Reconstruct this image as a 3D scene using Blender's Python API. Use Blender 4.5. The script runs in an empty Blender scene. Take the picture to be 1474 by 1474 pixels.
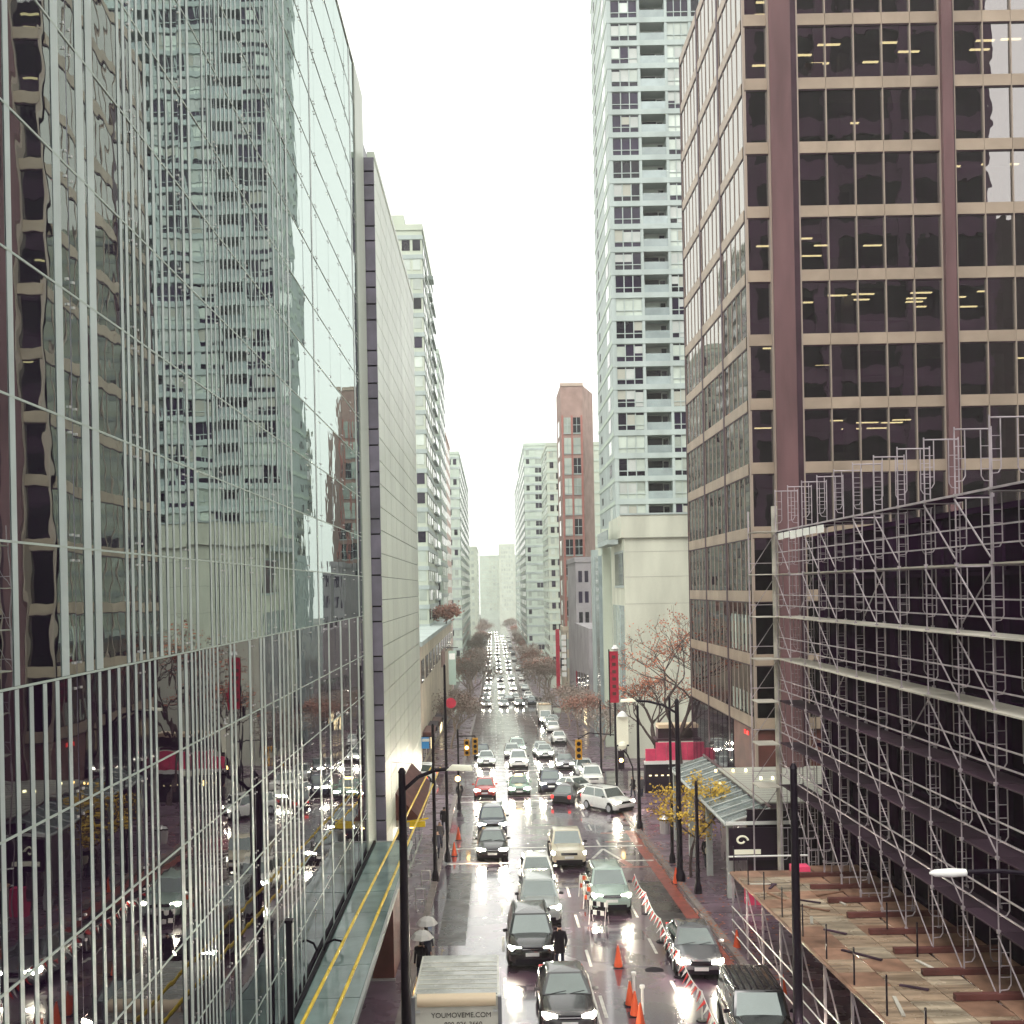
import bpy, bmesh, math, random
from mathutils import Vector, Matrix, Euler
random.seed(7)
RND = random.Random(11)
SC = bpy.context.scene
COL = SC.collection

# ------------------------------------------------------------------ camera
FPX, VX, VY, ROLL = 1500.0, 708.0, 848.0, math.radians(1.1)     # in pixels of the 1474 px photograph
cam_d = bpy.data.cameras.new('camera'); cam = bpy.data.objects.new('camera', cam_d); COL.objects.link(cam)
cam_d.sensor_width = 36.0; cam_d.lens = 36.0*FPX/1474
cam_d.shift_x = (737-VX)/1474; cam_d.shift_y = (VY-737)/1474
cam_d.clip_start = 0.3; cam_d.clip_end = 4000
cam.location = (0, 0, 0); cam.rotation_euler = (math.radians(90), ROLL, 0)
SC.camera = cam

# ------------------------------------------------------------------ sky, sun, exposure
SUN_EL, SUN_ROT = math.radians(52), math.radians(200)
W = bpy.data.worlds.new('World'); SC.world = W; W.use_nodes = True
nt = W.node_tree; nt.nodes.clear()
out = nt.nodes.new('ShaderNodeOutputWorld'); bg = nt.nodes.new('ShaderNodeBackground')
sky = nt.nodes.new('ShaderNodeTexSky'); sky.sky_type = 'NISHITA'; sky.sun_disc = False
sky.sun_elevation = SUN_EL; sky.sun_rotation = SUN_ROT; sky.dust_density = 6.0; sky.air_density = 1.0; sky.ozone_density = 1.0
hs = nt.nodes.new('ShaderNodeHueSaturation'); hs.inputs['Saturation'].default_value = 0.06
mx = nt.nodes.new('ShaderNodeMix'); mx.data_type = 'RGBA'; mx.inputs[0].default_value = 0.62      # the cloud deck veils the blue sky
mx.inputs[7].default_value = (13.0, 13.1, 12.4, 1)
nt.links.new(sky.outputs[0], hs.inputs['Color']); nt.links.new(hs.outputs[0], mx.inputs[6])
nt.links.new(mx.outputs[2], bg.inputs[0]); bg.inputs[1].default_value = 0.12
nt.links.new(bg.outputs[0], out.inputs[0])
sun_d = bpy.data.lights.new('sun', 'SUN'); sun_d.energy = 0.7; sun_d.angle = math.radians(25); sun_d.color = (1, .96, .9)
sun = bpy.data.objects.new('sun', sun_d); COL.objects.link(sun)
sun.rotation_euler = Vector((-math.sin(SUN_ROT)*math.cos(SUN_EL), -math.cos(SUN_ROT)*math.cos(SUN_EL), -math.sin(SUN_EL))).to_track_quat('-Z', 'Y').to_euler()
SC.view_settings.view_transform = 'Standard'; SC.view_settings.look = 'None'
SC.view_settings.exposure = 0.82; SC.view_settings.gamma = 1.0; SC.view_settings.use_curve_mapping = False
cy = SC.cycles
cy.max_bounces = 8; cy.diffuse_bounces = 3; cy.glossy_bounces = 5; cy.transmission_bounces = 4; cy.transparent_max_bounces = 8
cy.volume_bounces = 1; cy.caustics_reflective = False; cy.caustics_refractive = False
cy.sample_clamp_indirect = 40.0

# ------------------------------------------------------------------ lay of the land
SLOPE, EYE = 0.0527, 12.7          # the street falls away from the footbridge we stand on, then runs level
def gz(Y):
    if Y < 220: return -EYE - SLOPE*Y
    t = min(Y-220, 80)
    return -EYE - SLOPE*220 - SLOPE*(t - t*t/160)
def der(x, y):
    dx, up = x-VX, VY-y
    return dx*math.cos(ROLL)+up*math.sin(ROLL), -dx*math.sin(ROLL)+up*math.cos(ROLL)
def at(x, y, Y):
    a, b = der(x, y); return Vector((a*Y/FPX, Y, b*Y/FPX))
def gp(x, y, h=0):
    a, b = der(x, y); lo, hi = 5, 3000
    for _ in range(50):
        m = (lo+hi)/2
        if b*m/FPX < gz(m)+h: hi = m
        else: lo = m
    return a*lo/FPX, lo
PITCH = -math.atan(SLOPE)
CURB_L, CURB_R = -3.2, 9.35
SW = 0.13

# ------------------------------------------------------------------ materials
MATS = {}
def pm(name, col, rough=.5, metal=0, ior=1.45, var=None, bump=None, emit=None, es=0, tint=None, coord='pos', rvar=None, coat=0, streak=None, spec=None):
    m = bpy.data.materials.new(name); m.use_nodes = True
    t = m.node_tree; p = t.nodes['Principled BSDF']
    p.inputs['Base Color'].default_value = (*col, 1); p.inputs['Roughness'].default_value = rough
    p.inputs['Metallic'].default_value = metal; p.inputs['IOR'].default_value = ior
    if spec is None: spec = .5 if rough < .4 else .22
    p.inputs['Specular IOR Level'].default_value = spec
    if coat: p.inputs['Coat Weight'].default_value = coat; p.inputs['Coat Roughness'].default_value = .07 if name == 'wet_asphalt' else .05; p.inputs['Coat IOR'].default_value = 1.85 if name == 'wet_asphalt' else 1.45
    if tint: p.inputs['Specular Tint'].default_value = (*tint, 1)
    if emit: p.inputs['Emission Color'].default_value = (*emit, 1); p.inputs['Emission Strength'].default_value = es
    src = None
    def pos():
        nonlocal src
        if src is None:
            if coord == 'pos':
                src = t.nodes.new('ShaderNodeNewGeometry').outputs['Position']
            else:
                src = t.nodes.new('ShaderNodeTexCoord').outputs['Object']
        return src
    def noise(scale, detail=4, stretch=None):
        n = t.nodes.new('ShaderNodeTexNoise'); n.inputs['Scale'].default_value = scale; n.inputs['Detail'].default_value = detail
        if stretch:
            mp = t.nodes.new('ShaderNodeMapping'); mp.inputs['Scale'].default_value = stretch
            t.links.new(pos(), mp.inputs['Vector']); t.links.new(mp.outputs[0], n.inputs['Vector'])
        else: t.links.new(pos(), n.inputs['Vector'])
        return n.outputs['Fac']
    if var:
        f = noise(var[0], 5, streak)
        mr = t.nodes.new('ShaderNodeMapRange'); mr.inputs[1].default_value = .3; mr.inputs[2].default_value = .7
        mr.inputs[3].default_value = 1-var[1]; mr.inputs[4].default_value = 1+var[1]
        t.links.new(f, mr.inputs[0])
        vm = t.nodes.new('ShaderNodeVectorMath'); vm.operation = 'SCALE'; vm.inputs[0].default_value = col
        t.links.new(mr.outputs[0], vm.inputs['Scale'])
        last = vm.outputs[0]
        if len(var) > 2:      # per-object tone
            oi = t.nodes.new('ShaderNodeObjectInfo'); m2 = t.nodes.new('ShaderNodeMapRange')
            m2.inputs[3].default_value = 1-var[2]; m2.inputs[4].default_value = 1+var[2]
            t.links.new(oi.outputs['Random'], m2.inputs[0])
            v2 = t.nodes.new('ShaderNodeVectorMath'); v2.operation = 'SCALE'
            t.links.new(last, v2.inputs[0]); t.links.new(m2.outputs[0], v2.inputs['Scale']); last = v2.outputs[0]
        t.links.new(last, p.inputs['Base Color'])
    if rvar:
        f = noise(rvar[0], 4)
        mr = t.nodes.new('ShaderNodeMapRange'); mr.inputs[1].default_value = .35; mr.inputs[2].default_value = .65
        mr.inputs[3].default_value = rvar[1]; mr.inputs[4].default_value = rvar[2]
        t.links.new(f, mr.inputs[0]); t.links.new(mr.outputs[0], p.inputs['Roughness'])
    if bump:
        f = noise(bump[0], 3)
        b = t.nodes.new('ShaderNodeBump'); b.inputs['Strength'].default_value = bump[1]; b.inputs['Distance'].default_value = bump[2]
        t.links.new(f, b.inputs['Height']); t.links.new(b.outputs[0], p.inputs['Normal'])
    MATS[name] = m
    return m

def window_glass(name, tint, ior, see):
    "tinted office glass: mirrors the street, lets a little of the room through"
    m = bpy.data.materials.new(name); m.use_nodes = True; t = m.node_tree; t.nodes.clear()
    o = t.nodes.new('ShaderNodeOutputMaterial'); mix = t.nodes.new('ShaderNodeMixShader')
    fr = t.nodes.new('ShaderNodeFresnel'); fr.inputs['IOR'].default_value = ior
    tr = t.nodes.new('ShaderNodeBsdfTransparent'); tr.inputs[0].default_value = (*see, 1)
    gl = t.nodes.new('ShaderNodeBsdfGlossy'); gl.inputs['Roughness'].default_value = .0; gl.inputs['Color'].default_value = (*tint, 1)
    g = t.nodes.new('ShaderNodeNewGeometry'); n = t.nodes.new('ShaderNodeTexNoise'); n.inputs['Scale'].default_value = .55
    b = t.nodes.new('ShaderNodeBump'); b.inputs['Strength'].default_value = .35; b.inputs['Distance'].default_value = .02
    t.links.new(g.outputs['Position'], n.inputs['Vector']); t.links.new(n.outputs['Fac'], b.inputs['Height']); t.links.new(b.outputs[0], gl.inputs['Normal'])
    mu = t.nodes.new('ShaderNodeMath'); mu.operation = 'MULTIPLY'; iv = t.nodes.new('ShaderNodeMath'); iv.operation = 'SUBTRACT'; iv.inputs[0].default_value = 1
    t.links.new(g.outputs['Backfacing'], iv.inputs[1]); t.links.new(fr.outputs[0], mu.inputs[0]); t.links.new(iv.outputs[0], mu.inputs[1]); t.links.new(mu.outputs[0], mix.inputs[0]); t.links.new(tr.outputs[0], mix.inputs[1]); t.links.new(gl.outputs[0], mix.inputs[2])
    t.links.new(mix.outputs[0], o.inputs[0]); MATS[name] = m; return m

M = MATS
pm('wet_asphalt', (.072, .038, .064), .3, ior=1.33, var=(.35, .25), rvar=(.5, .20, .33), bump=(14, .10, .005), coat=1)
pm('paving', (.12, .078, .104), .3, var=(.8, .35, .12), rvar=(.7, .15, .5), bump=(8, .2, .01))
pm('kerb_stone', (.2, .17, .16), .4, var=(1.5, .3))
pm('ground_soil', (.08, .075, .07), .7, var=(.1, .3))
pm('road_paint', (.5, .48, .44), .4, var=(3, .35))
pm('brick_paint', (.22, .05, .04), .35, var=(2, .4))
pm('facade_glass', (.010, .003, .016), .006, ior=5.5, tint=(.88, 1, .96), bump=(.45, .3, .02))
pm('facade_glass_low', (.012, .003, .016), .008, ior=1.75, tint=(.92, .98, .98), bump=(.45, .3, .02))
pm('mint_fin', (.48, .55, .52), .3, var=(1.2, .12))
pm('canopy_ribbed', (.10, .125, .12), .25, ior=1.5, var=(.8, .35, .2), rvar=(1.5, .1, .35))
pm('transom_mint', (.45, .52, .46), .4)
pm('steel_bright', (.62, .60, .58), .35, metal=.6)
pm('dark_panel', (.15, .13, .18), .3, ior=1.6, var=(.9, .3, .15))
pm('black_joint', (.008, .004, .010), .5, spec=.1)
pm('pale_panel', (.58, .63, .54), .32, ior=1.5, var=(.35, .13, .04), streak=(1, 1, .3))
pm('pale_window', (.34, .39, .34), .25, ior=1.5, var=(.6, .15, .2))
pm('white_wall', (.345, .395, .38), .5, var=(.4, .16), streak=(1, 1, .2))
pm('tower_glass', (.014, .008, .024), .03, ior=1.36, var=(.5, .3, .6))
pm('blind_glass', (.40, .45, .40), .12, ior=1.8, var=(.5, .15, .3))
pm('shade_wall', (.42, .44, .42), .6, var=(.4, .15))
pm('rail_glass', (.27, .32, .32), .08, ior=1.6, var=(.7, .15, .2))
pm('cream_wall', (.50, .51, .42), .6, var=(.4, .18), streak=(1, 1, .25))
pm('cream_line', (.36, .36, .31), .6)
pm('brown_column', (.125, .066, .070), .45, var=(.8, .25), streak=(1, 1, .2))
pm('beige_spandrel', (.30, .235, .18), .45, var=(.6, .15, .08))
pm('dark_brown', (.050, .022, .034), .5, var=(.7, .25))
pm('mullion_beige', (.30, .24, .20), .45)
pm('side_glass', (.016, .006, .018), .006, ior=3.6, tint=(1, .98, .9), bump=(.6, .25, .02))
window_glass('office_glass', (.97, .90, .90), 3.2, (.34, .32, .31))
pm('mirror_frame', (.11, .055, .105), .8, spec=0, var=(.3, .2))
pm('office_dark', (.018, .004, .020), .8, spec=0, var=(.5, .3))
pm('lamp_strip', (.9, .85, .7), .5, emit=(1, .93, .50), es=5.5)
pm('brick_red', (.32, .215, .19), .8, var=(.5, .2))
pm('brick_trim', (.38, .15, .13), .7)
pm('tan_wall', (.46, .36, .30), .7, var=(.3, .12))
pm('green_wall', (.43, .47, .39), .6, var=(.2, .12))
pm('mint_wall', (.43, .50, .43), .6, var=(.2, .12))
pm('grey_wall', (.30, .28, .29), .7, var=(.3, .2))
pm('pink_wall', (.52, .40, .36), .7, var=(.3, .15))
pm('stone_beige', (.52, .46, .36), .65, var=(.5, .18))
pm('site_dark', (.016, .002, .018), .9, spec=0, var=(.4, .4))
pm('site_slab', (.026, .008, .028), .8, spec=0, var=(.5, .3))
pm('scaffold_tube', (.38, .33, .35), .4, metal=.2, var=(2, .25))
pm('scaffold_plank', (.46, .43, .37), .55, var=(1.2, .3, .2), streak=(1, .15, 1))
pm('plank_shaded', (.065, .038, .055), .7, spec=.1, var=(1.2, .35, .25), streak=(1, .15, 1))  # dark plank copy: shade of the lower lifts in its colour, battens reuse it
pm('plywood_pale', (.38, .31, .225), .35, var=(1.6, .55, .22), rvar=(.9, .08, .5), streak=(.35, 2.2, 1))
pm('plywood', (.33, .24, .165), .35, var=(1.6, .55, .22), rvar=(.9, .08, .5), streak=(.35, 2.2, 1))
pm('plywood_red', (.27, .155, .105), .4, var=(1.5, .4, .2))
pm('canopy_glass', (.17, .245, .225), .1, ior=1.7, var=(.8, .3, .1), rvar=(1.5, .04, .2))
pm('pole_black', (.010, .005, .012), .4)
pm('yellow_cover', (.75, .52, .03), .45, var=(2, .2))
pm('tyre', (.012, .012, .012), .7)
pm('rim', (.35, .35, .36), .3, metal=.8)
pm('car_trim', (.010, .005, .012), .4)
pm('car_glass', (.03, .034, .036), .02, ior=2.4, tint=(.9, 1, .95), var=(1.2, .6), bump=(1.5, .15, .02))
pm('plate', (.75, .75, .72), .4)
pm('lamp_off', (.5, .5, .48), .1, ior=1.6)
pm('lamp_on', (1, .95, .8), .2, emit=(1, .92, .72), es=270)
pm('lamp_far', (1, .95, .8), .2, emit=(1, .93, .78), es=24)
pm('lamp_warm', (1, .8, .4), .2, emit=(1, .62, .2), es=7)
pm('lamp_red', (.5, .02, .02), .2, emit=(1, .05, .04), es=1)
for n, c in dict(black=(.010, .008, .010), silver=(.42, .45, .43), white=(.75, .75, .70), grey=(.12, .12, .13), red=(.40, .04, .035),
                 navy=(.03, .035, .06), green=(.12, .22, .16), cream=(.62, .56, .42), charcoal=(.035, .032, .035), mint=(.38, .48, .42)).items():
    pm('paint_'+n, c, .18, ior=1.5, coat=.6, coord='obj', var=(2, .08))
pm('chrome', (.6, .6, .6), .15, metal=1)
pm('box_white', (.62, .60, .52), .3, var=(.9, .25), rvar=(1.2, .12, .4), coord='obj')
pm('box_roof', (.42, .42, .38), .15, var=(1.2, .35), rvar=(1.5, .06, .4), coord='obj')
pm('box_cream', (.78, .62, .42), .35)
pm('ink', (.03, .02, .02), .6)
pm('cone_orange', (.65, .10, .04), .5)
pm('flag_red', (.60, .035, .03), .6)
pm('flag_white', (.75, .73, .70), .6)
pm('sign_red', (.45, .03, .06), .45, var=(3, .2))
pm('sign_pink', (.74, .07, .16), .5, var=(1, .25))
pm('sign_blue', (.08, .34, .75), .4)
pm('sign_white', (.8, .8, .76), .4)
pm('sign_lit', (.8, .78, .62), .4, emit=(1, .96, .75), es=.12)
pm('sign_green', (.36, .46, .40), .4)
pm('signal_yellow', (.60, .30, .03), .45)
pm('bark', (.075, .050, .050), .85, var=(6, .3))
pm('twig', (.26, .20, .17), .85)
pm('far_twig', (.27, .22, .19), .9)  # paled: part of the distance haze is in the colour
pm('leaf_orange', (.40, .13, .07), .6, var=(1.2, .5))
pm('leaf_rust', (.30, .15, .115), .6, var=(1.0, .4))
pm('leaf_yellow', (.52, .34, .05), .55, var=(2.5, .45))
pm('leaf_plum', (.16, .05, .06), .6)
pm('leaf_grey', (.28, .24, .21), .7)  # lightened, distance haze included in the tone
pm('skin', (.45, .28, .2), .5)
pm('cloth_black', (.011, .006, .012), .8)
pm('cloth_navy', (.025, .025, .045), .8)
pm('cloth_grey', (.10, .09, .10), .8)
pm('cloth_cream', (.5, .45, .36), .8)
pm('cloth_red', (.35, .04, .05), .8)
pm('hair_dark', (.02, .012, .01), .6)
pm('umbrella_white', (.55, .53, .50), .5)
pm('awning_dark', (.02, .008, .02), .6)
pm('shop_glass', (.02, .010, .02), .04, ior=1.5)
pm('shop_lit', (.5, .45, .3), .3, emit=(1, .8, .45), es=1.2)
pm('rust_box', (.12, .045, .04), .5, var=(1, .3))

# ------------------------------------------------------------------ mesh helpers
def wloc(o):
    v = Vector((0, 0, 0))
    while o: v += o.location; o = o.parent
    return v
class MB:
    def __init__(s): s.v = []; s.f = []
    def box(s, x0, x1, y0, y1, z0, z1):
        b = len(s.v)
        s.v += [(x0,y0,z0),(x1,y0,z0),(x1,y1,z0),(x0,y1,z0),(x0,y0,z1),(x1,y0,z1),(x1,y1,z1),(x0,y1,z1)]
        s.f += [tuple(b+i for i in q) for q in ((0,3,2,1),(4,5,6,7),(0,1,5,4),(1,2,6,5),(2,3,7,6),(3,0,4,7))]; return s
    def poly(s, pts):
        b = len(s.v); s.v += [tuple(p) for p in pts]; s.f.append(tuple(range(b, b+len(pts)))); return s
    def tube(s, p, q, r, r2=None, n=6):
        p, q = Vector(p), Vector(q); r2 = r if r2 is None else r2
        d = (q-p)
        if d.length < 1e-6: return s
        d.normalize(); a = d.orthogonal().normalized(); c = d.cross(a); b = len(s.v)
        for o, rr in ((p, r), (q, r2)):
            for i in range(n):
                t = 2*math.pi*i/n; s.v.append(tuple(o + a*math.cos(t)*rr + c*math.sin(t)*rr))
        for i in range(n):
            j = (i+1) % n; s.f.append((b+i, b+j, b+n+j, b+n+i))
        s.f.append(tuple(b+i for i in reversed(range(n)))); s.f.append(tuple(b+n+i for i in range(n))); return s
    def path(s, pts, r, n=6):
        for a, b in zip(pts, pts[1:]): s.tube(a, b, r, n=n)
        return s
    def lathe(s, prof, c=(0,0,0), n=12, axis='z'):
        b = len(s.v); c = Vector(c)
        for (r, h) in prof:
            for i in range(n):
                t = 2*math.pi*i/n; a, d = r*math.cos(t), r*math.sin(t)
                p = {'z': (a, d, h), 'x': (h, a, d), 'y': (d, h, a)}[axis]; s.v.append(tuple(c+Vector(p)))
        for k in range(len(prof)-1):
            for i in range(n):
                j = (i+1) % n; s.f.append((b+k*n+i, b+k*n+j, b+(k+1)*n+j, b+(k+1)*n+i))
        s.f.append(tuple(b+i for i in reversed(range(n)))); s.f.append(tuple(b+(len(prof)-1)*n+i for i in range(n))); return s
    def mesh(s, name, off=Vector((0,0,0)), smooth=False):
        me = bpy.data.meshes.new(name); me.from_pydata([tuple(Vector(p)-off) for p in s.v], [], s.f); me.update()
        if smooth:
            me.polygons.foreach_set('use_smooth', [True]*len(me.polygons))
        return me
    def build(s, name, mat, parent=None, smooth=False):
        off = wloc(parent) if parent else Vector((0,0,0))
        me = s.mesh(name, off, smooth)
        if smooth: sharpen(me)
        me.materials.append(M[mat] if isinstance(mat, str) else mat)
        o = bpy.data.objects.new(name, me); COL.objects.link(o); o.parent = parent; return o
def sharpen(me, ang=38):
    bm = bmesh.new(); bm.from_mesh(me); bmesh.ops.recalc_face_normals(bm, faces=bm.faces)
    lim = math.radians(ang)
    for e in bm.edges:
        e.smooth = len(e.link_faces) == 2 and e.calc_face_angle(9) < lim
    bm.to_mesh(me); bm.free()
def B(x0, x1, y0, y1, z0, z1): return MB().box(x0, x1, y0, y1, z0, z1)
def thing(name, label, cat, loc=(0,0,0), group=None):
    o = bpy.data.objects.new(name, None); COL.objects.link(o); o.location = loc
    o['label'] = label; o['category'] = cat
    if group: o['group'] = group
    o.empty_display_size = .3
    return o
def tag(o, label, cat, group=None):
    o['label'] = label; o['category'] = cat
    if group: o['group'] = group
    return o
def struct(o): o['kind'] = 'structure'; return o
def stuff(o): o['kind'] = 'stuff'; return o
UNIT = {}
def unit(mat, name='unit'):
    k = mat
    if k not in UNIT:
        me = MB().box(-.5,.5,-.5,.5,-.5,.5).mesh('block'); me.materials.append(M[mat]); UNIT[k] = me
    return UNIT[k]
def piece(name, mat, parent, x0, x1, y0, y1, z0, z1, rot=None):
    "a box piece sharing one mesh per material"
    o = bpy.data.objects.new(name, unit(mat)); COL.objects.link(o); o.parent = parent
    o.location = Vector(((x0+x1)/2, (y0+y1)/2, (z0+z1)/2)) - (wloc(parent) if parent else Vector((0,0,0)))
    o.scale = (abs(x1-x0), abs(y1-y0), abs(z1-z0))
    if rot: o.rotation_euler = rot
    return o
def inst(name, mesh, parent, loc, scale=None, rot=None, mat=None):
    o = bpy.data.objects.new(name, mesh); COL.objects.link(o); o.parent = parent
    o.location = Vector(loc) - (wloc(parent) if parent else Vector((0,0,0)))
    if scale: o.scale = scale
    if rot: o.rotation_euler = rot
    if mat: o.material_slots[0].link = 'OBJECT'; o.material_slots[0].material = M[mat]
    return o
def copy_tree(o, parent=None, swap=None):
    c = o.copy(); COL.objects.link(c); c.parent = parent
    if swap and c.type == 'MESH':
        for i, sl in enumerate(c.material_slots):
            m = swap.get(sl.material.name) if sl.material else None
            if m: c.material_slots[i].link = 'OBJECT'; c.material_slots[i].material = M[m]
    for ch in KIDS.get(o.name, list(o.children)): copy_tree(ch, c, swap)
    return c
KIDS = {}
def remember(o):
    KIDS[o.name] = list(o.children)
    for c in o.children: remember(c)
def text_mesh(body, size, mat, extrude=.004):
    cu = bpy.data.curves.new('lettering', 'FONT'); cu.body = body; cu.size = size; cu.align_x = 'CENTER'; cu.align_y = 'CENTER'; cu.extrude = extrude; cu.offset = 0
    o = bpy.data.objects.new('lettering', cu); COL.objects.link(o)
    dg = bpy.context.evaluated_depsgraph_get(); me = bpy.data.meshes.new_from_object(o.evaluated_get(dg))
    bpy.data.objects.remove(o); me.materials.clear(); me.materials.append(M[mat]); return me

# ================================================================== ground, street, pavements
YS = [-70, -30, 0] + list(range(10, 220, 10)) + list(range(220, 320, 8)) + [340, 400, 500, 700, 900, 1080]
def strip(name, x0, x1, y0, y1, dz, mat, parent=None, th=None):
    ys = sorted({y0, y1, *[y for y in YS if y0 < y < y1]})
    mb = MB(); b = 0
    for y in ys:
        z = gz(y)+dz
        mb.v += [(x0, y, z), (x1, y, z)]
        if th: mb.v += [(x0, y, z-th), (x1, y, z-th)]
    k = 4 if th else 2
    for i in range(len(ys)-1):
        a, c = i*k, (i+1)*k
        mb.f.append((a, a+1, c+1, c))
        if th: mb.f += [(a+2, a, c, c+2), (a+1, a+3, c+3, c+1)]
    if th:
        e = (len(ys)-1)*k; mb.f += [(0, 2, 3, 1), (e, e+1, e+3, e+2)]
    return mb.build(name, mat, parent)
struct(strip('ground', -380, 380, -70, 1080, -.02, 'ground_soil'))
road = struct(strip('road', CURB_L, CURB_R, -60, 1060, 0, 'wet_asphalt'))
CROSS = [(88, 103), (188, 206), (330, 348), (480, 498), (640, 660)]
for i, (a, b) in enumerate(CROSS):
    for x0, x1 in ((-120, CURB_L), (CURB_R, 120)):
        struct(strip('cross_street', x0, x1, a, b, -.001, 'wet_asphalt'))
edges = [-60] + [v for c in CROSS for v in c] + [1060]
for a, b in zip(edges[::2], edges[1::2]):
    for x0, x1, kx in ((-9.5, CURB_L-.3, CURB_L), (CURB_R+.3, 22, CURB_R)):
        struct(strip('pavement', x0, x1, a+.3 if a > 0 else a, b-.3, SW, 'paving', th=.3))
        k0, k1 = (kx-.3, kx) if kx < 0 else (kx, kx+.3)
        struct(strip('kerb', k0, k1, a+.3 if a > 0 else a, b-.3, SW+.02, 'kerb_stone', th=.3))
# paving joints the photograph shows on the near right pavement
for y in [30+1.8*i for i in range(30)]:
    struct(strip('paving_joint', CURB_R+.35, 14.5, y, y+.03, SW+.004, 'black_joint', road))
# painted lines
def dash(x, y0, y1, w=.12, mat='road_paint', name='lane_dash'):
    strip(name, x-w/2, x+w/2, y0, y1, .006, mat, road)
for x, ph in ((3.6, 0), (6.41, 1.5), (.2, 2.2)):
    y = 24+ph
    while y < 260:
        if not any(a-4 < y < b+1 for a, b in CROSS): dash(x, y, y+2.2)
        y += 5.6
dash(3.35, 30, 40, .1); 
for (a, b) in CROSS[:2]:
    strip('stop_line', CURB_L+.2, CURB_R-.2, b+6.5, b+7.0, .006, 'road_paint', road)
    for yy in (a-4.2, a-1.2, b+1.0, b+4.2):
        strip('crossing_line', CURB_L+.2, CURB_R-.2, yy, yy+.28, .006, 'road_paint', road)
strip('crossing_band', CURB_L+.3, CURB_R-.3, 60.2, 60.5, .006, 'road_paint', road)
strip('crossing_band', CURB_L+.3, CURB_R-.3, 64.6, 64.9, .006, 'road_paint', road)
for y in (66.0, 69.0, 58.5):
    strip('brick_band', 6.9, CURB_R-.1, y, y+.35, .0055, 'brick_paint', road)
strip('brick_band', CURB_R-.75, CURB_R-.15, 40, 70, .0056, 'brick_paint', road)
# left turn arrow
def ribbon(pts, w, mat, name):
    mb = MB()
    for (x0, y0), (x1, y1) in zip(pts, pts[1:]):
        d = Vector((x1-x0, y1-y0)).normalized(); n = Vector((-d.y, d.x))*w/2
        mb.poly([(x0+n.x, y0+n.y, gz(y0)+.007), (x0-n.x, y0-n.y, gz(y0)+.007), (x1-n.x, y1-n.y, gz(y1)+.007), (x1+n.x, y1+n.y, gz(y1)+.007)])
    return mb.build(name, mat, road)
pts = [gp(*p) for p in ((848,1240),(872,1222),(905,1244))]
ribbon([gp(853,1236), gp(868,1222)], .18, 'road_paint', 'arrow_mark'); ribbon([gp(868,1222), gp(898,1240)], .18, 'road_paint', 'arrow_mark')
ribbon([gp(893,1238), gp(908,1246)], .4, 'brick_paint', 'arrow_mark')
# manhole, patches
mx_, my_ = gp(942, 1397)
MB().lathe([(.36, 0), (.36, .01)], (mx_, my_, gz(my_)), 20).build('manhole_cover', 'black_joint', road)
for x0, x1, y0, y1 in ((-2.6,-1.4,44,58), (4.6,6.0,30,34), (7.2,8.9,43,55), (-1.6,-.2,61,80)):
    strip('road_patch', x0, x1, y0, y1, .003, pm('patch_%d' % int(y0*10), (.026,.021,.023), .3, var=(1.2,.3), rvar=(.8,.15,.45)), road)

# ================================================================== left: glass building with barcode fins
AX = -5.3; ZC = -10.68
ROWS = [(-1.07+1.6*(k-6)) for k in range(0, 20)]          # joints, ZC .. roof
zj0 = ZC
BAY, Y0B = 2.42, 8.39
NB = 15
YE = Y0B+NB*BAY
zt = ZC+1.615*20
gb = thing('glass_building', 'sheer glass office building with pale green vertical fins mirroring the street, left foreground', 'building', (AX, YE, gz(YE)))
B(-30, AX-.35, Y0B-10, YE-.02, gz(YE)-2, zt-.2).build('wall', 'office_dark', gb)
pane_me = MB().box(-.015,.015,-BAY/2+.012,BAY/2-.012,-.796,.796).mesh('pane'); pane_me.materials.append(M['facade_glass'])
pane_lo = MB().box(-.015,.015,-BAY/2+.012,BAY/2-.012,-.796,.796).mesh('pane'); pane_lo.materials.append(M['facade_glass_low'])
zrows = []
z = ZC
while z+1.615 <= zt+.01: zrows.append(z); z += 1.615
# shift so that a joint falls where the photograph has it
for j in range(NB):
    for i, z in enumerate(zrows):
        yc, zc = Y0B+(j+.5)*BAY, z+.8075
        inst('glass_pane', pane_me if i >= 6 else pane_lo, gb, (AX, yc, zc), rot=(0, math.radians(RND.gauss(0, .10)), math.radians(RND.gauss(0, .13))))
for i, z in enumerate(zrows + [zrows[-1]+1.615]):
    piece('transom', 'transom_mint', gb, AX+.012, AX+.027, Y0B-.1, YE, z-.013, z+.013)
for j in range(NB+1):
    y = Y0B+j*BAY
    piece('joint', 'dark_panel', gb, AX-.03, AX+.012, y-.010, y+.010, zrows[0], zrows[-1]+1.6)
mb = MB()
for j in range(1, NB):
    y = Y0B+j*BAY
    for z in zrows[1:]:
        for dy in (-.09, .09):
            for dz in (-.16, .16):
                mb.box(AX+.018, AX+.04, y+dy-.015, y+dy+.015, z+dz-.015, z+dz+.015)
stuff(mb.build('glass_bolt', 'steel_bright', gb))
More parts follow.
